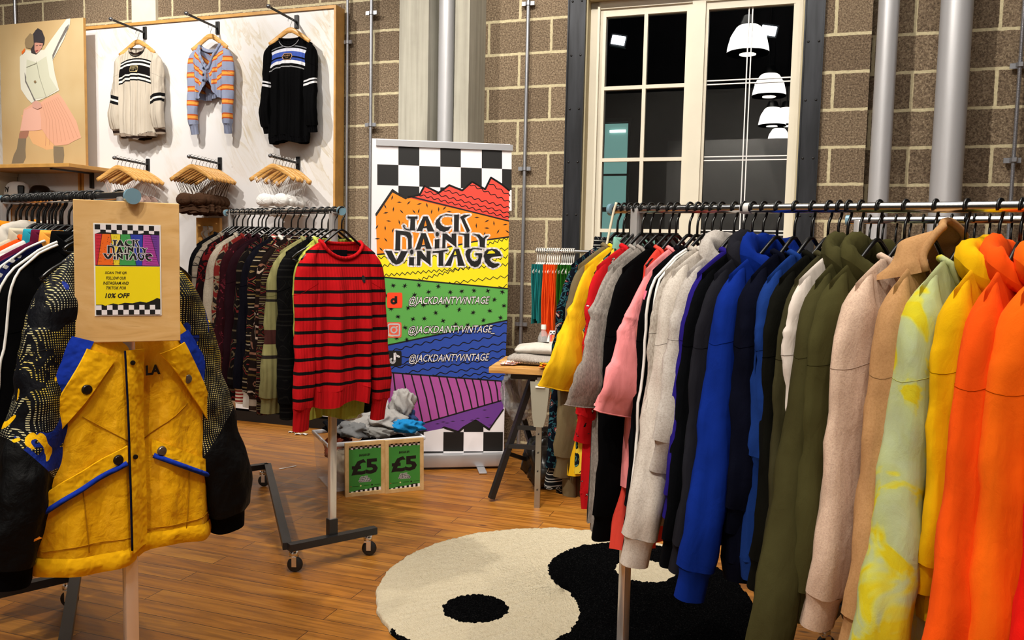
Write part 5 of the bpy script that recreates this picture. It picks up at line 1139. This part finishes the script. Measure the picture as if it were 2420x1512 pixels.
xs_ = [195,265,335,405,475,548,610,680,745,808,870,925,985,1035]; xe = [235,345,425,490,552,622,685,745,808,855,905,965,1010,1050]
for k in range(14):
    f = (xs_[k]-150)/912; yt = 722+70*f; f2 = (xe[k]-340)/714; yb = 1142-207*max(0, f2); a.stroke([Y_(xs_[k], yt), Y_((xs_[k]+xe[k])/2+3, (yt+yb)/2-10), Y_(xe[k], yb if k else 940)], .009, BLACKINK)
for k in range(20):
    x, y = 420+(k*97) % 560, 1010+(k*53) % 130
    if y > 1150-.29*(x-340)+22 and y < 1150: a.stroke([Y_(x-20, y), Y_(x+20, y-1)], .005, BLACKINK, taper=True)
a.up()
# bottom checks
cb = [870+q/3.2861 for q in (280,432,585,742,895,1047)]
for i in range(5):
    for (ya, yb, j) in ((1020,1185,0),(1185,1335,1),(1335,1395,2)):
        pa, pb = 660+ya/3.2861, 660+yb/3.2861; s0 = .0
        if j == 0: continue
        a.poly([(cb[i], pa), (cb[i+1], pa), (cb[i+1]-.8, pb), (cb[i]-.5, pb)], BLACKINK if (i+j) % 2 else WHITEINK)
a.poly(zy([(742,1152),(835,1098),(895,1140),(895,1185),(742,1185)]), BLACKINK); a.poly(zy([(432,1185),(590,1155),(590,1185)]), WHITEINK)
a.up(); logo(a, lambda x, y: (900+x/8.067, 490+y/8.067), .021)
SQ = lambda cx, cy, r, m: a.poly([Y_(cx+r*(1 if c > 0 else -1)*(.72+.28*abs(c)**.3)*min(1, abs(c)*1.35), cy+r*(1 if s > 0 else -1)*min(1, abs(s)*1.35)) for c, s in [(cos(k*pi/16+.001), sin(k*pi/16+.001)) for k in range(32)]], m)
SQ(206, 162, 60, BC('icon_red', 'fa4a24')); SQ(200, 392, 60, BC('icon_pink_orange', 'e8604a')); SQ(200, 612, 60, BLACKINK); a.up()
rr = lambda cx, cy, r, n=24: [Y_(cx+r*cos(k*2*pi/n), cy+r*sin(k*2*pi/n)) for k in range(n)]
a.poly([Y_(145,440), Y_(145,400), Y_(200,448)], BC('icon_amber', 'f6b04a')); a.up()
a.poly(rr(198, 170, 25), BLACKINK); a.poly([Y_(206,130), Y_(226,130), Y_(226,186), Y_(206,186)], BLACKINK); a.up(); a.poly(rr(198, 170, 7), BC('icon_red', 'fa4a24'))
sqp = [Y_(200+44*(1 if cos(k*pi/16+.01) > 0 else -1)*min(1, abs(cos(k*pi/16+.01))*1.3), 392+44*(1 if sin(k*pi/16+.01) > 0 else -1)*min(1, abs(sin(k*pi/16+.01))*1.3)) for k in range(32)]
a.stroke(sqp, .009, WHITEINK, True); a.stroke(rr(200, 392, 22), .009, WHITEINK, True); a.disc(Y_(224, 368), 1.5, 1.5, WHITEINK)
a.stroke([Y_(206+.0, 570), Y_(206, 630)]+[Y_(190+17*cos(k*pi/10), 630+17*sin(k*pi/10)) for k in range(0, 14)], .013, WHITEINK); a.stroke([Y_(206,570), Y_(216,590), Y_(240,600)], .013, WHITEINK)
a.up()
for yy, tx in ((170, '@JACKDAiNTYViNTAGE'), (395, '@JACKDAiNTYViNTAGE_'), (615, '@JACKDAiNTYViNTAGE')): a.text(tx, Y_(632 if tx[-1] != '_' else 650, yy), .062, .50 if tx[-1] != '_' else .535, WHITEINK, shear=.35, ang=.02, outline=BLACKINK, ow=.09)
a.build('printed_artwork', bn)
# ---------------------------------------------------------------- bargain crate and price frames
C0 = V((-1.0, 4.475, 0)); xc = V((.9, .43, 0)).normalized(); yc = V((-xc.y, xc.x, 0)); rzc = atan2(xc.y, xc.x)
t = NT('frosted_clear_plastic'); t.done('e9e9ee', .25, 0, spec=.5); mx = t.n('MixShader', {0: .2}); tr_ = t.n('BsdfTransparent'); t.t.links.new(tr_.outputs[0], mx.inputs[1]); t.t.links.new(t.b.outputs[0], mx.inputs[2]); t.t.links.new(mx.outputs[0], t.t.nodes['Material Output'].inputs[0]); FROST = t.m
CW, CD, CHh = .56, .37, .275
cr = thing('plastic_crate', 'clear plastic storage crate overflowing with clothes behind the two price frames', 'crate', C0, rzc)
mb = MB()
def wallq(x0, y0, x1, y1, i=.018): mb.add([(x0, y0, CHh), (x1, y1, CHh), (x1+(CW/2-x1)*.07, y1+(CD/2-y1)*.09, .004), (x0+(CW/2-x0)*.07, y0+(CD/2-y0)*.09, .004)], [(0, 1, 2, 3)])
for q in ((0, 0, CW, 0), (CW, 0, CW, CD), (CW, CD, 0, CD), (0, CD, 0, 0)): wallq(*q)
mb.box((CW/2, CD/2, .006), (CW*.9, CD*.9, .004)); mb.build('tub', FROST, cr)
t = NT('frosted_rim'); RIM = t.done('dfe0e6', .3, spec=.5)
MB().tube([(0, 0, CHh), (CW, 0, CHh), (CW, CD, CHh), (0, CD, CHh)], .013, 8, True).build('rim', RIM, cr, smooth='auto')
def heap(name, lab, cat, c, s, m, seed, grp=None, amp=.19, nn=28):
    'crumpled cloth: a folded blob'
    R = random.Random(seed); ph = [R.uniform(0, 6) for _ in range(8)]; mb = MB()
    def f(u, v):
        a, b = u*2*pi, (v-.5)*pi; rg_ = lambda q: 1-2*abs(sin(q)); d = 1+amp*cos(b)*(.7*sin(3*a+ph[0]+2*sin(2*b+ph[1]))+.75*rg_(2*a+3*b+ph[2])+.55*rg_(4*a-3*b+1.5*sin(3*b)+ph[3])+.3*rg_(7*a+5*b+ph[4]))
        return V((s[0]*cos(a)*cos(b)*d, s[1]*sin(a)*cos(b)*d, s[2]*sin(b)*d))
    mb.grid(f, nn*2, nn, True); o = mb.build(name, m, None, smooth=True); o.location = c; o.rotation_euler = (R.uniform(-.2, .2), R.uniform(-.3, .3), rzc+R.uniform(-.5, .5)); return tag(o, lab, cat, grp)
def cpos(x, y, z): return C0+xc*x+yc*y+V((0, 0, z))
GM = F('grey_marl_jersey', 'a39c95', 'marl', '847d77'); SG = fab('soft_grey_fleece', 'a7a4a2', wr=1.); 
for k, (x, y, z, s, m, nm, lab) in enumerate(((.36, .17, .36, (.17, .12, .055), SG, 'jogging_bottoms', 'pale grey crumpled jogging bottoms on top of the crate'), (.50, .22, .44, (.075, .07, .09), SG, 'sweatshirt', 'pale grey sweatshirt peaking at the back of the crate heap'), (.20, .12, .33, (.14, .09, .045), fab('mid_grey_fleece', '77787a', wr=1.), 'hoodie', 'mid grey crumpled hoodie at the left of the crate heap'), (.48, .07, .335, (.10, .05, .04), fab('sky_blue_cotton', '1f86c8', wr=1.), 't_shirt', 'bright sky blue garment over the front rim of the crate'), (.52, .22, .35, (.06, .06, .07), fab('denim_blue_cotton', '37507e', wr=1.), 'shirt', 'denim blue garment at the right of the crate heap'), (.12, .25, .32, (.09, .08, .04), fab('washed_black', '17181c', wr=1.), 't_shirt', 'black garment at the back left of the crate heap'), (.30, .05, .315, (.09, .035, .03), fab('heather_grey', '8e8d8b', wr=1.), 'vest', 'heather grey vest draped along the front of the crate'))):
    heap(nm, lab, 'clothing', cpos(x, y, z), s, m, 30+k, 'clothes heaped in the crate')
for k, (x, y, z, s, m, lab) in enumerate(((.13, .12, .12, (.09, .09, .10), fab('cream_cotton', 'c9b79a', wr=1.), 'cream garment seen through the side of the crate'), (.12, .24, .2, (.085, .09, .08), fab('brick_red_cotton', '9a4a34', wr=1.), 'brick red garment seen through the side of the crate'), (.27, .11, .18, (.09, .08, .10), fab('navy_cotton', '141c34', wr=1.), 'navy garment seen through the front of the crate'), (.24, .12, .06, (.10, .08, .05), fab('raspberry_cotton', '8e1c50', wr=1.), 'raspberry garment at the bottom of the crate'), (.44, .18, .15, (.13, .12, .12), fab('washed_black', '17181c', wr=1.), 'black garment inside the crate'))):
    heap('garment', lab, 'clothing', cpos(x, y, z), s, m, 50+k, 'clothes inside the crate', .12)
BAM = NT('bamboo_frame'); BAM = BAM.done(BAM.ramp(BAM.noise(1, BAM.scl((14, 14, 14)), 4, .6, .6), [(.3, 'c39a62'), (.6, 'd9b680')]), .5)
PGR = plain('sign_green', '3c8c3a', .4)
def price_frame(P, Q, lab, lean):
    P, Q = V(P), V(Q); x = (Q-P).normalized(); w = (Q-P).length; rz = atan2(x.y, x.x); h = .298
    o = thing('price_frame', lab, 'sign', (P+Q)/2, rz, None); o.rotation_euler = (-lean, 0, rz)
    b = .021; mb = MB()
    for c, s in (((-w/2+b/2, .009, h/2), (b, .018, h)), ((w/2-b/2, .009, h/2), (b, .018, h)), ((0, .009, h-b/2), (w-2*b, .018, b)), ((0, .009, b/2), (w-2*b, .018, b))): mb.box(c, s, None, .001)
    mb.build('frame', BAM, o)
    MB().box((0, .012, h/2), (w-2*b, .006, h-2*b)).build('backing', PGR, o)
    iw, ih = w-2*b, h-2*b; a = Art(lambda X, Y: (-iw/2+iw*X/100, b+ih*(1-Y/140)), .00015); a.k = 1
    for i in range(14):
        for j in range(2):
            yy = j*5+ (1.2*sin(i*1.3) if j else 0); a.poly([(100*i/14, j*5), (100*(i+1)/14, j*5), (100*(i+1)/14, j*5+5+(j*1.5*sin(i*1.7))), (100*i/14, j*5+5+(j*1.5*sin(i*1.7-1.7)))], BLACKINK if (i+j) % 2 else WHITEINK)
    for i in range(14): a.poly([(100*i/14, 137-8*i/14+1.5*sin(i)), (100*(i+1)/14, 137-8*(i+1)/14+1.5*sin(i+1)), (100*(i+1)/14, 140), (100*i/14, 140)], BLACKINK)
    a.up()
    for i in range(1, 14, 2): a.poly([(100*i/14, 134-8*(i-1)/14+3), (100*(i+1)/14, 134-8*(i-1)/14+3), (100*(i+1)/14, 139.5), (100*i/14, 139.5)], WHITEINK)
    a.text('BARGAIN BIN', (50, 29), .012, .062, BLACKINK, shear=.3, off=.04)
    a.text('£5', (50, 65), .076, .136, BLACKINK, off=.04)
    logo(a, lambda x, y: (31+(x-80)*.0172, 94+(y-135)*.0172), .003)
    for X in (12, 46, 80): a.stroke([(X, 122), (X+18, 122)], .0018, BLACKINK)
    a.disc((7, 122), 1.4, 1.4, plain('dot_red', 'c03a24')); a.disc((37, 122), 2.4, 2.4, plain('dot_cream', 'e6e2a0')); a.disc((72, 122), 2.6, 2.6, BLACKINK)
    k = a.build('printed_price_sheet', o); k.location = (0, .0088, 0)
    return o
price_frame((-.890, 4.425, 0), (-.688, 4.522, 0), 'left of the two bamboo framed green price signs leaning on the crate', .05)
price_frame((-.684, 4.510, 0), (-.480, 4.605, 0), 'right of the two bamboo framed green price signs leaning on the crate', .05)
# ---------------------------------------------------------------- trestle bench
tx = V((.985, -.17, 0)).normalized(); T0 = V((-.115, 4.40, 0)); rzt = atan2(tx.y, tx.x)
tb = thing('folding_workbench', 'folding workbench with a thick wooden top and black legs beside the banner', 'workbench', T0, rzt)
WT = NT('worn_plywood_top'); WT = WT.done(WT.ramp(WT.noise(1, WT.scl((6, 6, 60)), 5, .6, .8), [(.3, '9c6a30'), (.55, 'c2914f'), (.75, 'd6ab68')]), .5)
MB().box((.36, .10, .727), (.72, .24, .032), None, .002).build('top_board', WT, tb); MB().box((.36, .37, .727), (.72, .22, .032), None, .002).build('top_board', WT, tb)
for (p, q) in (((.02, .02, .015), (.22, .16, .70)), ((.24, .46, .015), (.04, .32, .70)), ((.70, .02, .015), (.50, .16, .70)), ((.48, .46, .015), (.68, .32, .70))): MB().bar(p, q, .03, .03).build('leg', BLKMET, tb)
for (p, q) in (((.09, .07, .26), (.21, .44, .12)), ((.08, .07, .30), (.64, .07, .30)), ((.12, .1, .40), (.62, .1, .40)), ((.1, .1, .68), (.66, .1, .68)), ((.1, .38, .68), (.66, .38, .68))): MB().bar(p, q, .022, .022).build('brace', BLKMET, tb)
MB().bar((.28, -.03, .0), (.28, -.03, .70), .022, .03).build('support_strut', STEEL, tb)
mb = MB()
for z in (.10, .20, .30, .40): mb.lathe([(0, .0), (.004, .0), (.004, .003), (0, .003)], 8, (.28, -.045, z), Matrix.Rotation(pi/2, 3, 'X'))
mb.build('pin_hole', BLACKINK, tb)
MB().prism([(.23, .68), (.335, .68), (.32, .50), (.305, .44), (.255, .44), (.245, .50)], -.055, -.046).build('clamp_plate', plain('galvanised_plate', 'a5a293', .45, .5), tb); MB().box((.285, -.06, .655), (.05, .008, .008)).build('handle', WHT, tb)
def tpos(x, y, z): return T0+tx*x+V((-tx.y, tx.x, 0))*y+V((0, 0, z))
def folded(lab, x, y, z, s, m, seed, rz=0):
    R = random.Random(seed); ph = R.uniform(0, 6); mb = MB(); o = thing('folded_shirt', lab, 'folded shirt', tpos(x, y, z), rzt+rz, 'folded shirts on the workbench')
    def f(u, v):
        a = u*2*pi; r = 1 if v < 1 else 0; e = lambda c: (1 if c > 0 else -1)*abs(c)**.35
        w = sin(v*pi)**.25 if 0 < v < 1 else 0
        xx, yy = e(cos(a))*s[0]/2*(.25+.75*w), e(sin(a))*s[1]/2*(.25+.75*w)
        return V((xx, yy, s[2]*v+.008*sin(xx*22+ph)*sin(yy*18+ph)*v+.012*v*cos(xx*9+ph)))
    mb.grid(f, 48, 10, True); mb.build('folded_body', m, o, smooth=True); return o
fs = folded('lower grey folded shirt with black lettering across the front edge on the workbench', .24, .20, .744, (.34, .26, .05), GM, 1)
a = Art(lambda x, z: (x, z)); a.text('MOSCHINOMOSCHINO', (0, .02), .014, .28, BLACKINK); k = a.build('lettering', fs); k.location = (0, -.136, 0)
folded('upper pale grey folded shirt on the workbench', .25, .24, .797, (.30, .24, .05), fab('pale_grey_jersey', 'bdb8b0', wr=.9), 2, .06)
heap('scarf', 'small pink, white and orange patterned scarf on the workbench corner', 'scarf', tpos(.10, .09, .757), (.06, .04, .013), fab('pastel_print', 'd9cfd6', 'print', s=60, stops=[(0, 'e4dde0'), (.48, 'b86a9c'), (.54, 'ead9a0'), (.6, 'e0703a')]), 61)
heap('scarf', 'red and yellow woven scarf spilling over the workbench edge', 'scarf', tpos(.33, .02, .752), (.09, .045, .018), fab('red_yellow_weave', 'c8281c', 'print', s=40, stops=[(0, 'c0241c'), (.5, 'f0b81c'), (.58, '2a6a2a')]), 62)
mb = MB(); R = random.Random(4)
for k in range(14): x = .335+.0045*k; mb.tube(catmull([(x, -.03, .735), (x+R.uniform(-.008, .008), -.045, .68), (x+R.uniform(-.02, .02), -.045, .60-R.uniform(0, .04))], 6), .0022, 5)
o = mb.build('scarf_fringe', fab('rust_green_thread', 'a8401c', 'print', s=60, stops=[(0, 'b0341c'), (.5, 'c88a1c'), (.56, '2a5a3a')]), None); o.location = T0; o.rotation_euler = (0, 0, rzt); tag(o, 'rust and green fringe threads hanging off the workbench edge', 'fringe', kind='stuff')
bt = thing('water_bottle', 'small clear plastic water bottle with a white cap at the back of the workbench', 'bottle', tpos(.23, .43, .743))
t = NT('clear_bottle_plastic'); t.done('ffffff', .03, spec=.6); mx = t.n('MixShader', {0: .22}); t.t.links.new(t.n('BsdfTransparent', {0: (.93, .95, .96, 1)}).outputs[0], mx.inputs[1]); t.t.links.new(t.b.outputs[0], mx.inputs[2]); t.t.links.new(mx.outputs[0], t.t.nodes['Material Output'].inputs[0]); CLR = t.m
MB().lathe([(0, .0), (.03, .0), (.033, .01), (.030, .025), (.033, .04), (.030, .055), (.033, .07), (.030, .085), (.033, .10), (.032, .125), (.022, .15), (.013, .165), (.012, .175)], 28).build('bottle_body', CLR, bt, smooth=True)
MB().lathe([(0, .2), (.014, .199), (.0155, .19), (.0155, .172), (0, .172)], 20).build('cap', WHT, bt, smooth='auto'); MB().lathe([(.0335, .05), (.0338, .05), (.0338, .08), (.0335, .08)], 24).build('label', plain('pale_blue_label', 'b9bcc8', .4), bt)
sg = thing('tent_sign', 'small folded card sign in the banner colours standing on the workbench', 'sign', tpos(.335, .33, .744), rzt+.1); WCARD = plain('white_card', 'e6e2dc', .5)
MB().add([(-.055, -.035, 0), (.055, -.035, 0), (.055, 0, .175), (-.055, 0, .175), (-.055, .055, 0), (.055, .055, 0)], [(0, 1, 2, 3), (3, 2, 5, 4)]).build('card', WCARD, sg)
MB().add([(-.1, .0, 0), (-.058, -.03, 0), (-.057, 0, .17)], [(0, 1, 2)]).build('card_flap', WCARD, sg)
ar = Art(lambda x, y: (-.053+.106*x/100, .172-.17*y/150), .0002); ar.k = 2; sign_art(ar, 0, 0, 0, 0); k = ar.build('printed_face', sg); k.rotation_euler = (-atan2(.035, .175), 0, 0); k.location = (0, -.0365, 0)
# plastic bag under the bench
t = NT('crinkled_clear_film'); t.done('d8dade', .12, 0, t.bump(t.noise(22, None, 5, .7, 1.5), 1.0, .03), spec=.9); mx = t.n('MixShader', {0: .42}); t.t.links.new(t.n('BsdfTransparent').outputs[0], mx.inputs[1]); t.t.links.new(t.b.outputs[0], mx.inputs[2]); t.t.links.new(mx.outputs[0], t.t.nodes['Material Output'].inputs[0])
o = heap('plastic_bag', 'crinkled clear plastic bag hanging under the workbench top', 'bag', tpos(.11, .30, .55), (.10, .08, .15), t.m, 71, None, .16, 34)
o = heap('black_bin_bag', 'dark bag on the floor under the workbench', 'bag', tpos(.28, .36, .17), (.15, .12, .17), plain('dark_bag_film', '1c1a18', .3), 72, None, .12)
# ---------------------------------------------------------------- coloured garments on white hangers by the wall
rb = wthing('wall_rail', 'steel rail fixed across the window wall carrying white hangers of folded trousers', 'rail', -1.0, .4, 1.372)
MB().tube([(-.59, 0, 0), (.95, 0, 0)], .011, 12).build('rail_bar', STEEL, rb, smooth='auto')
for u in (-.46, .94): MB().box((u, .19, 0), (.03, .38, .02)).build('wall_bracket', STEEL, rb)
k = 0
for nm, c, n, u0, L in (('teal', '1f7f80', 5, -1.578, .36), ('orange', 'f05a18', 7, -1.508, .44), ('green', '2a6a20', 7, -1.413, .40)):
    m = fab(nm+'_trousers', c, wr=.8)
    for i in range(n):
        u = u0+i*.0128; P = wp(u, .4, 1.372); rz = -AZ+pi/2+RR.uniform(-.06, .06)
        o = thing('folded_trousers', '%s folded trousers on a white hanger in the row behind the workbench' % nm, 'trousers', P, rz, '%s trousers on white hangers' % nm)
        mb = MB(); ph = RR.uniform(0, 6); Lk = L+RR.uniform(-.02, .02)
        def f(a_, v):
            an = a_*2*pi; w = .10*(1-.10*v); return V((w*cos(an), (.0065+.001*sin(v*9+ph))*sin(an)+.004*sin(v*6+ph), -.085-Lk*v))
        mb.grid(f, 20, 14, True); mb.build('trouser_legs', m, o, smooth=True)
        hanger('white plastic hanger carrying %s trousers behind the workbench' % nm, P, rz, 'white hangers with %s trousers' % nm, 'white', .085)
# ---------------------------------------------------------------- rug
RC, RRad = V((.226, 3.202, 0)), .733
ang0 = atan2(-.1127-.226, 3.0018-3.202); ang0 = atan2(3.0018-3.202, -.1127-.226)
t = NT('yin_yang_wool_pile'); x, y, z = t.xyz()
wob = t.noise(30, None, 2); wb = t.mr(wob, .3, .7, -.008, .008); x = t.ma('ADD', x, wb); y = t.ma('ADD', y, t.mr(t.noise(28), .3, .7, -.008, .008))
def dist(cx): return t.ma('SQRT', t.ma('ADD', t.ma('MULTIPLY', t.ma('SUBTRACT', x, cx), t.ma('SUBTRACT', x, cx)), t.ma('MULTIPLY', y, y)))
h = RRad/2; dA, dB = dist(h), dist(-h)      # +x lobe: cream with black dot
inA = t.ma('LESS_THAN', dA, h); outB = t.ma('GREATER_THAN', dB, h)
cream = t.ma('MAXIMUM', inA, t.ma('MULTIPLY', t.ma('LESS_THAN', y, 0), outB))
cream = t.ma('MULTIPLY', cream, t.ma('GREATER_THAN', dist(.394), .124))
cream = t.ma('MAXIMUM', cream, t.ma('LESS_THAN', dist(-.42), .125))
pile = t.noise(1, t.scl((170, 170, 60)), 4, .75); lines = t.noise(1, t.scl((6, 60, 1)), 3)
cc = t.ramp(t.ma('ADD', t.ma('MULTIPLY', pile, .7), t.ma('MULTIPLY', lines, .3)), [(.3, 'c2b08f'), (.42, 'dccdae'), (.62, 'e8dcc2')])
cb_ = t.ramp(pile, [(.45, '060607'), (.62, '141415'), (.72, '3a3837')])
col = t.mix(cream, cb_, cc)
RUGM = t.done(col, 1, 0, t.bump(pile, 1.0, .008, t.bump(lines, .5, .01)), spec=.0)
R = random.Random(8); mb = MB(); NR, NA = 110, 420
hs = lambda: R.uniform(-.003, .003)
def rf(u, v):
    a = u*2*pi; r = RRad*min(1, v*1.02)**.9 if v < .985 else RRad
    r *= 1+.004*sin(a*23)+.003*sin(a*51+1); z = .02+hs() if v < .985 else (.010 if v < .998 else 0.001); r *= 1 if v < .985 else (1.004 if v < .998 else 1.005)
    return V((r*cos(a), r*sin(a), z))
mb.grid(rf, NA, NR, True)
rg = mb.build('yin_yang_rug', RUGM, None, smooth=True); rg.location = RC; rg.rotation_euler = (0, 0, ang0)
tag(rg, 'round cream and black yin-yang wool rug on the wooden floor', 'rug')
PAP = fab('torn_white_paper', 'd6d0c8')
for k, (px, py, lab) in enumerate(((712, 1027, 'torn white paper label lying by the crate, nearest the panel'), (690, 1022, 'small torn paper scrap left of the crate'), (792, 1226, 'tiny white paper dot on the floor beside the middle rail'), (797, 1240, 'second tiny white paper dot beside the middle rail'), (680, 1105, 'strip of clear tape stuck to the floor under the middle rail'))):
    Q = plane_pt(px, py, (0, 0, 0), (0, 0, 1)); mb = MB(); s_ = ((.09, .03), (.05, .025), (.008, .006), (.01, .006), (.12, .012))[k]
    mb.grid(lambda u, v: V(((u-.5)*s_[0], (v-.5)*s_[1]*(1+.4*sin(u*9)), .002+(.008*abs(sin(u*7+v*3)) if k < 2 else .0008*k*.2))), 14, 5)
    o = mb.build('paper_scrap' if k < 4 else 'tape_strip', PAP, None, smooth=True); o.location = Q; o.rotation_euler = (0, 0, .2*k); tag(o, lab, 'paper scrap' if k < 4 else 'tape')
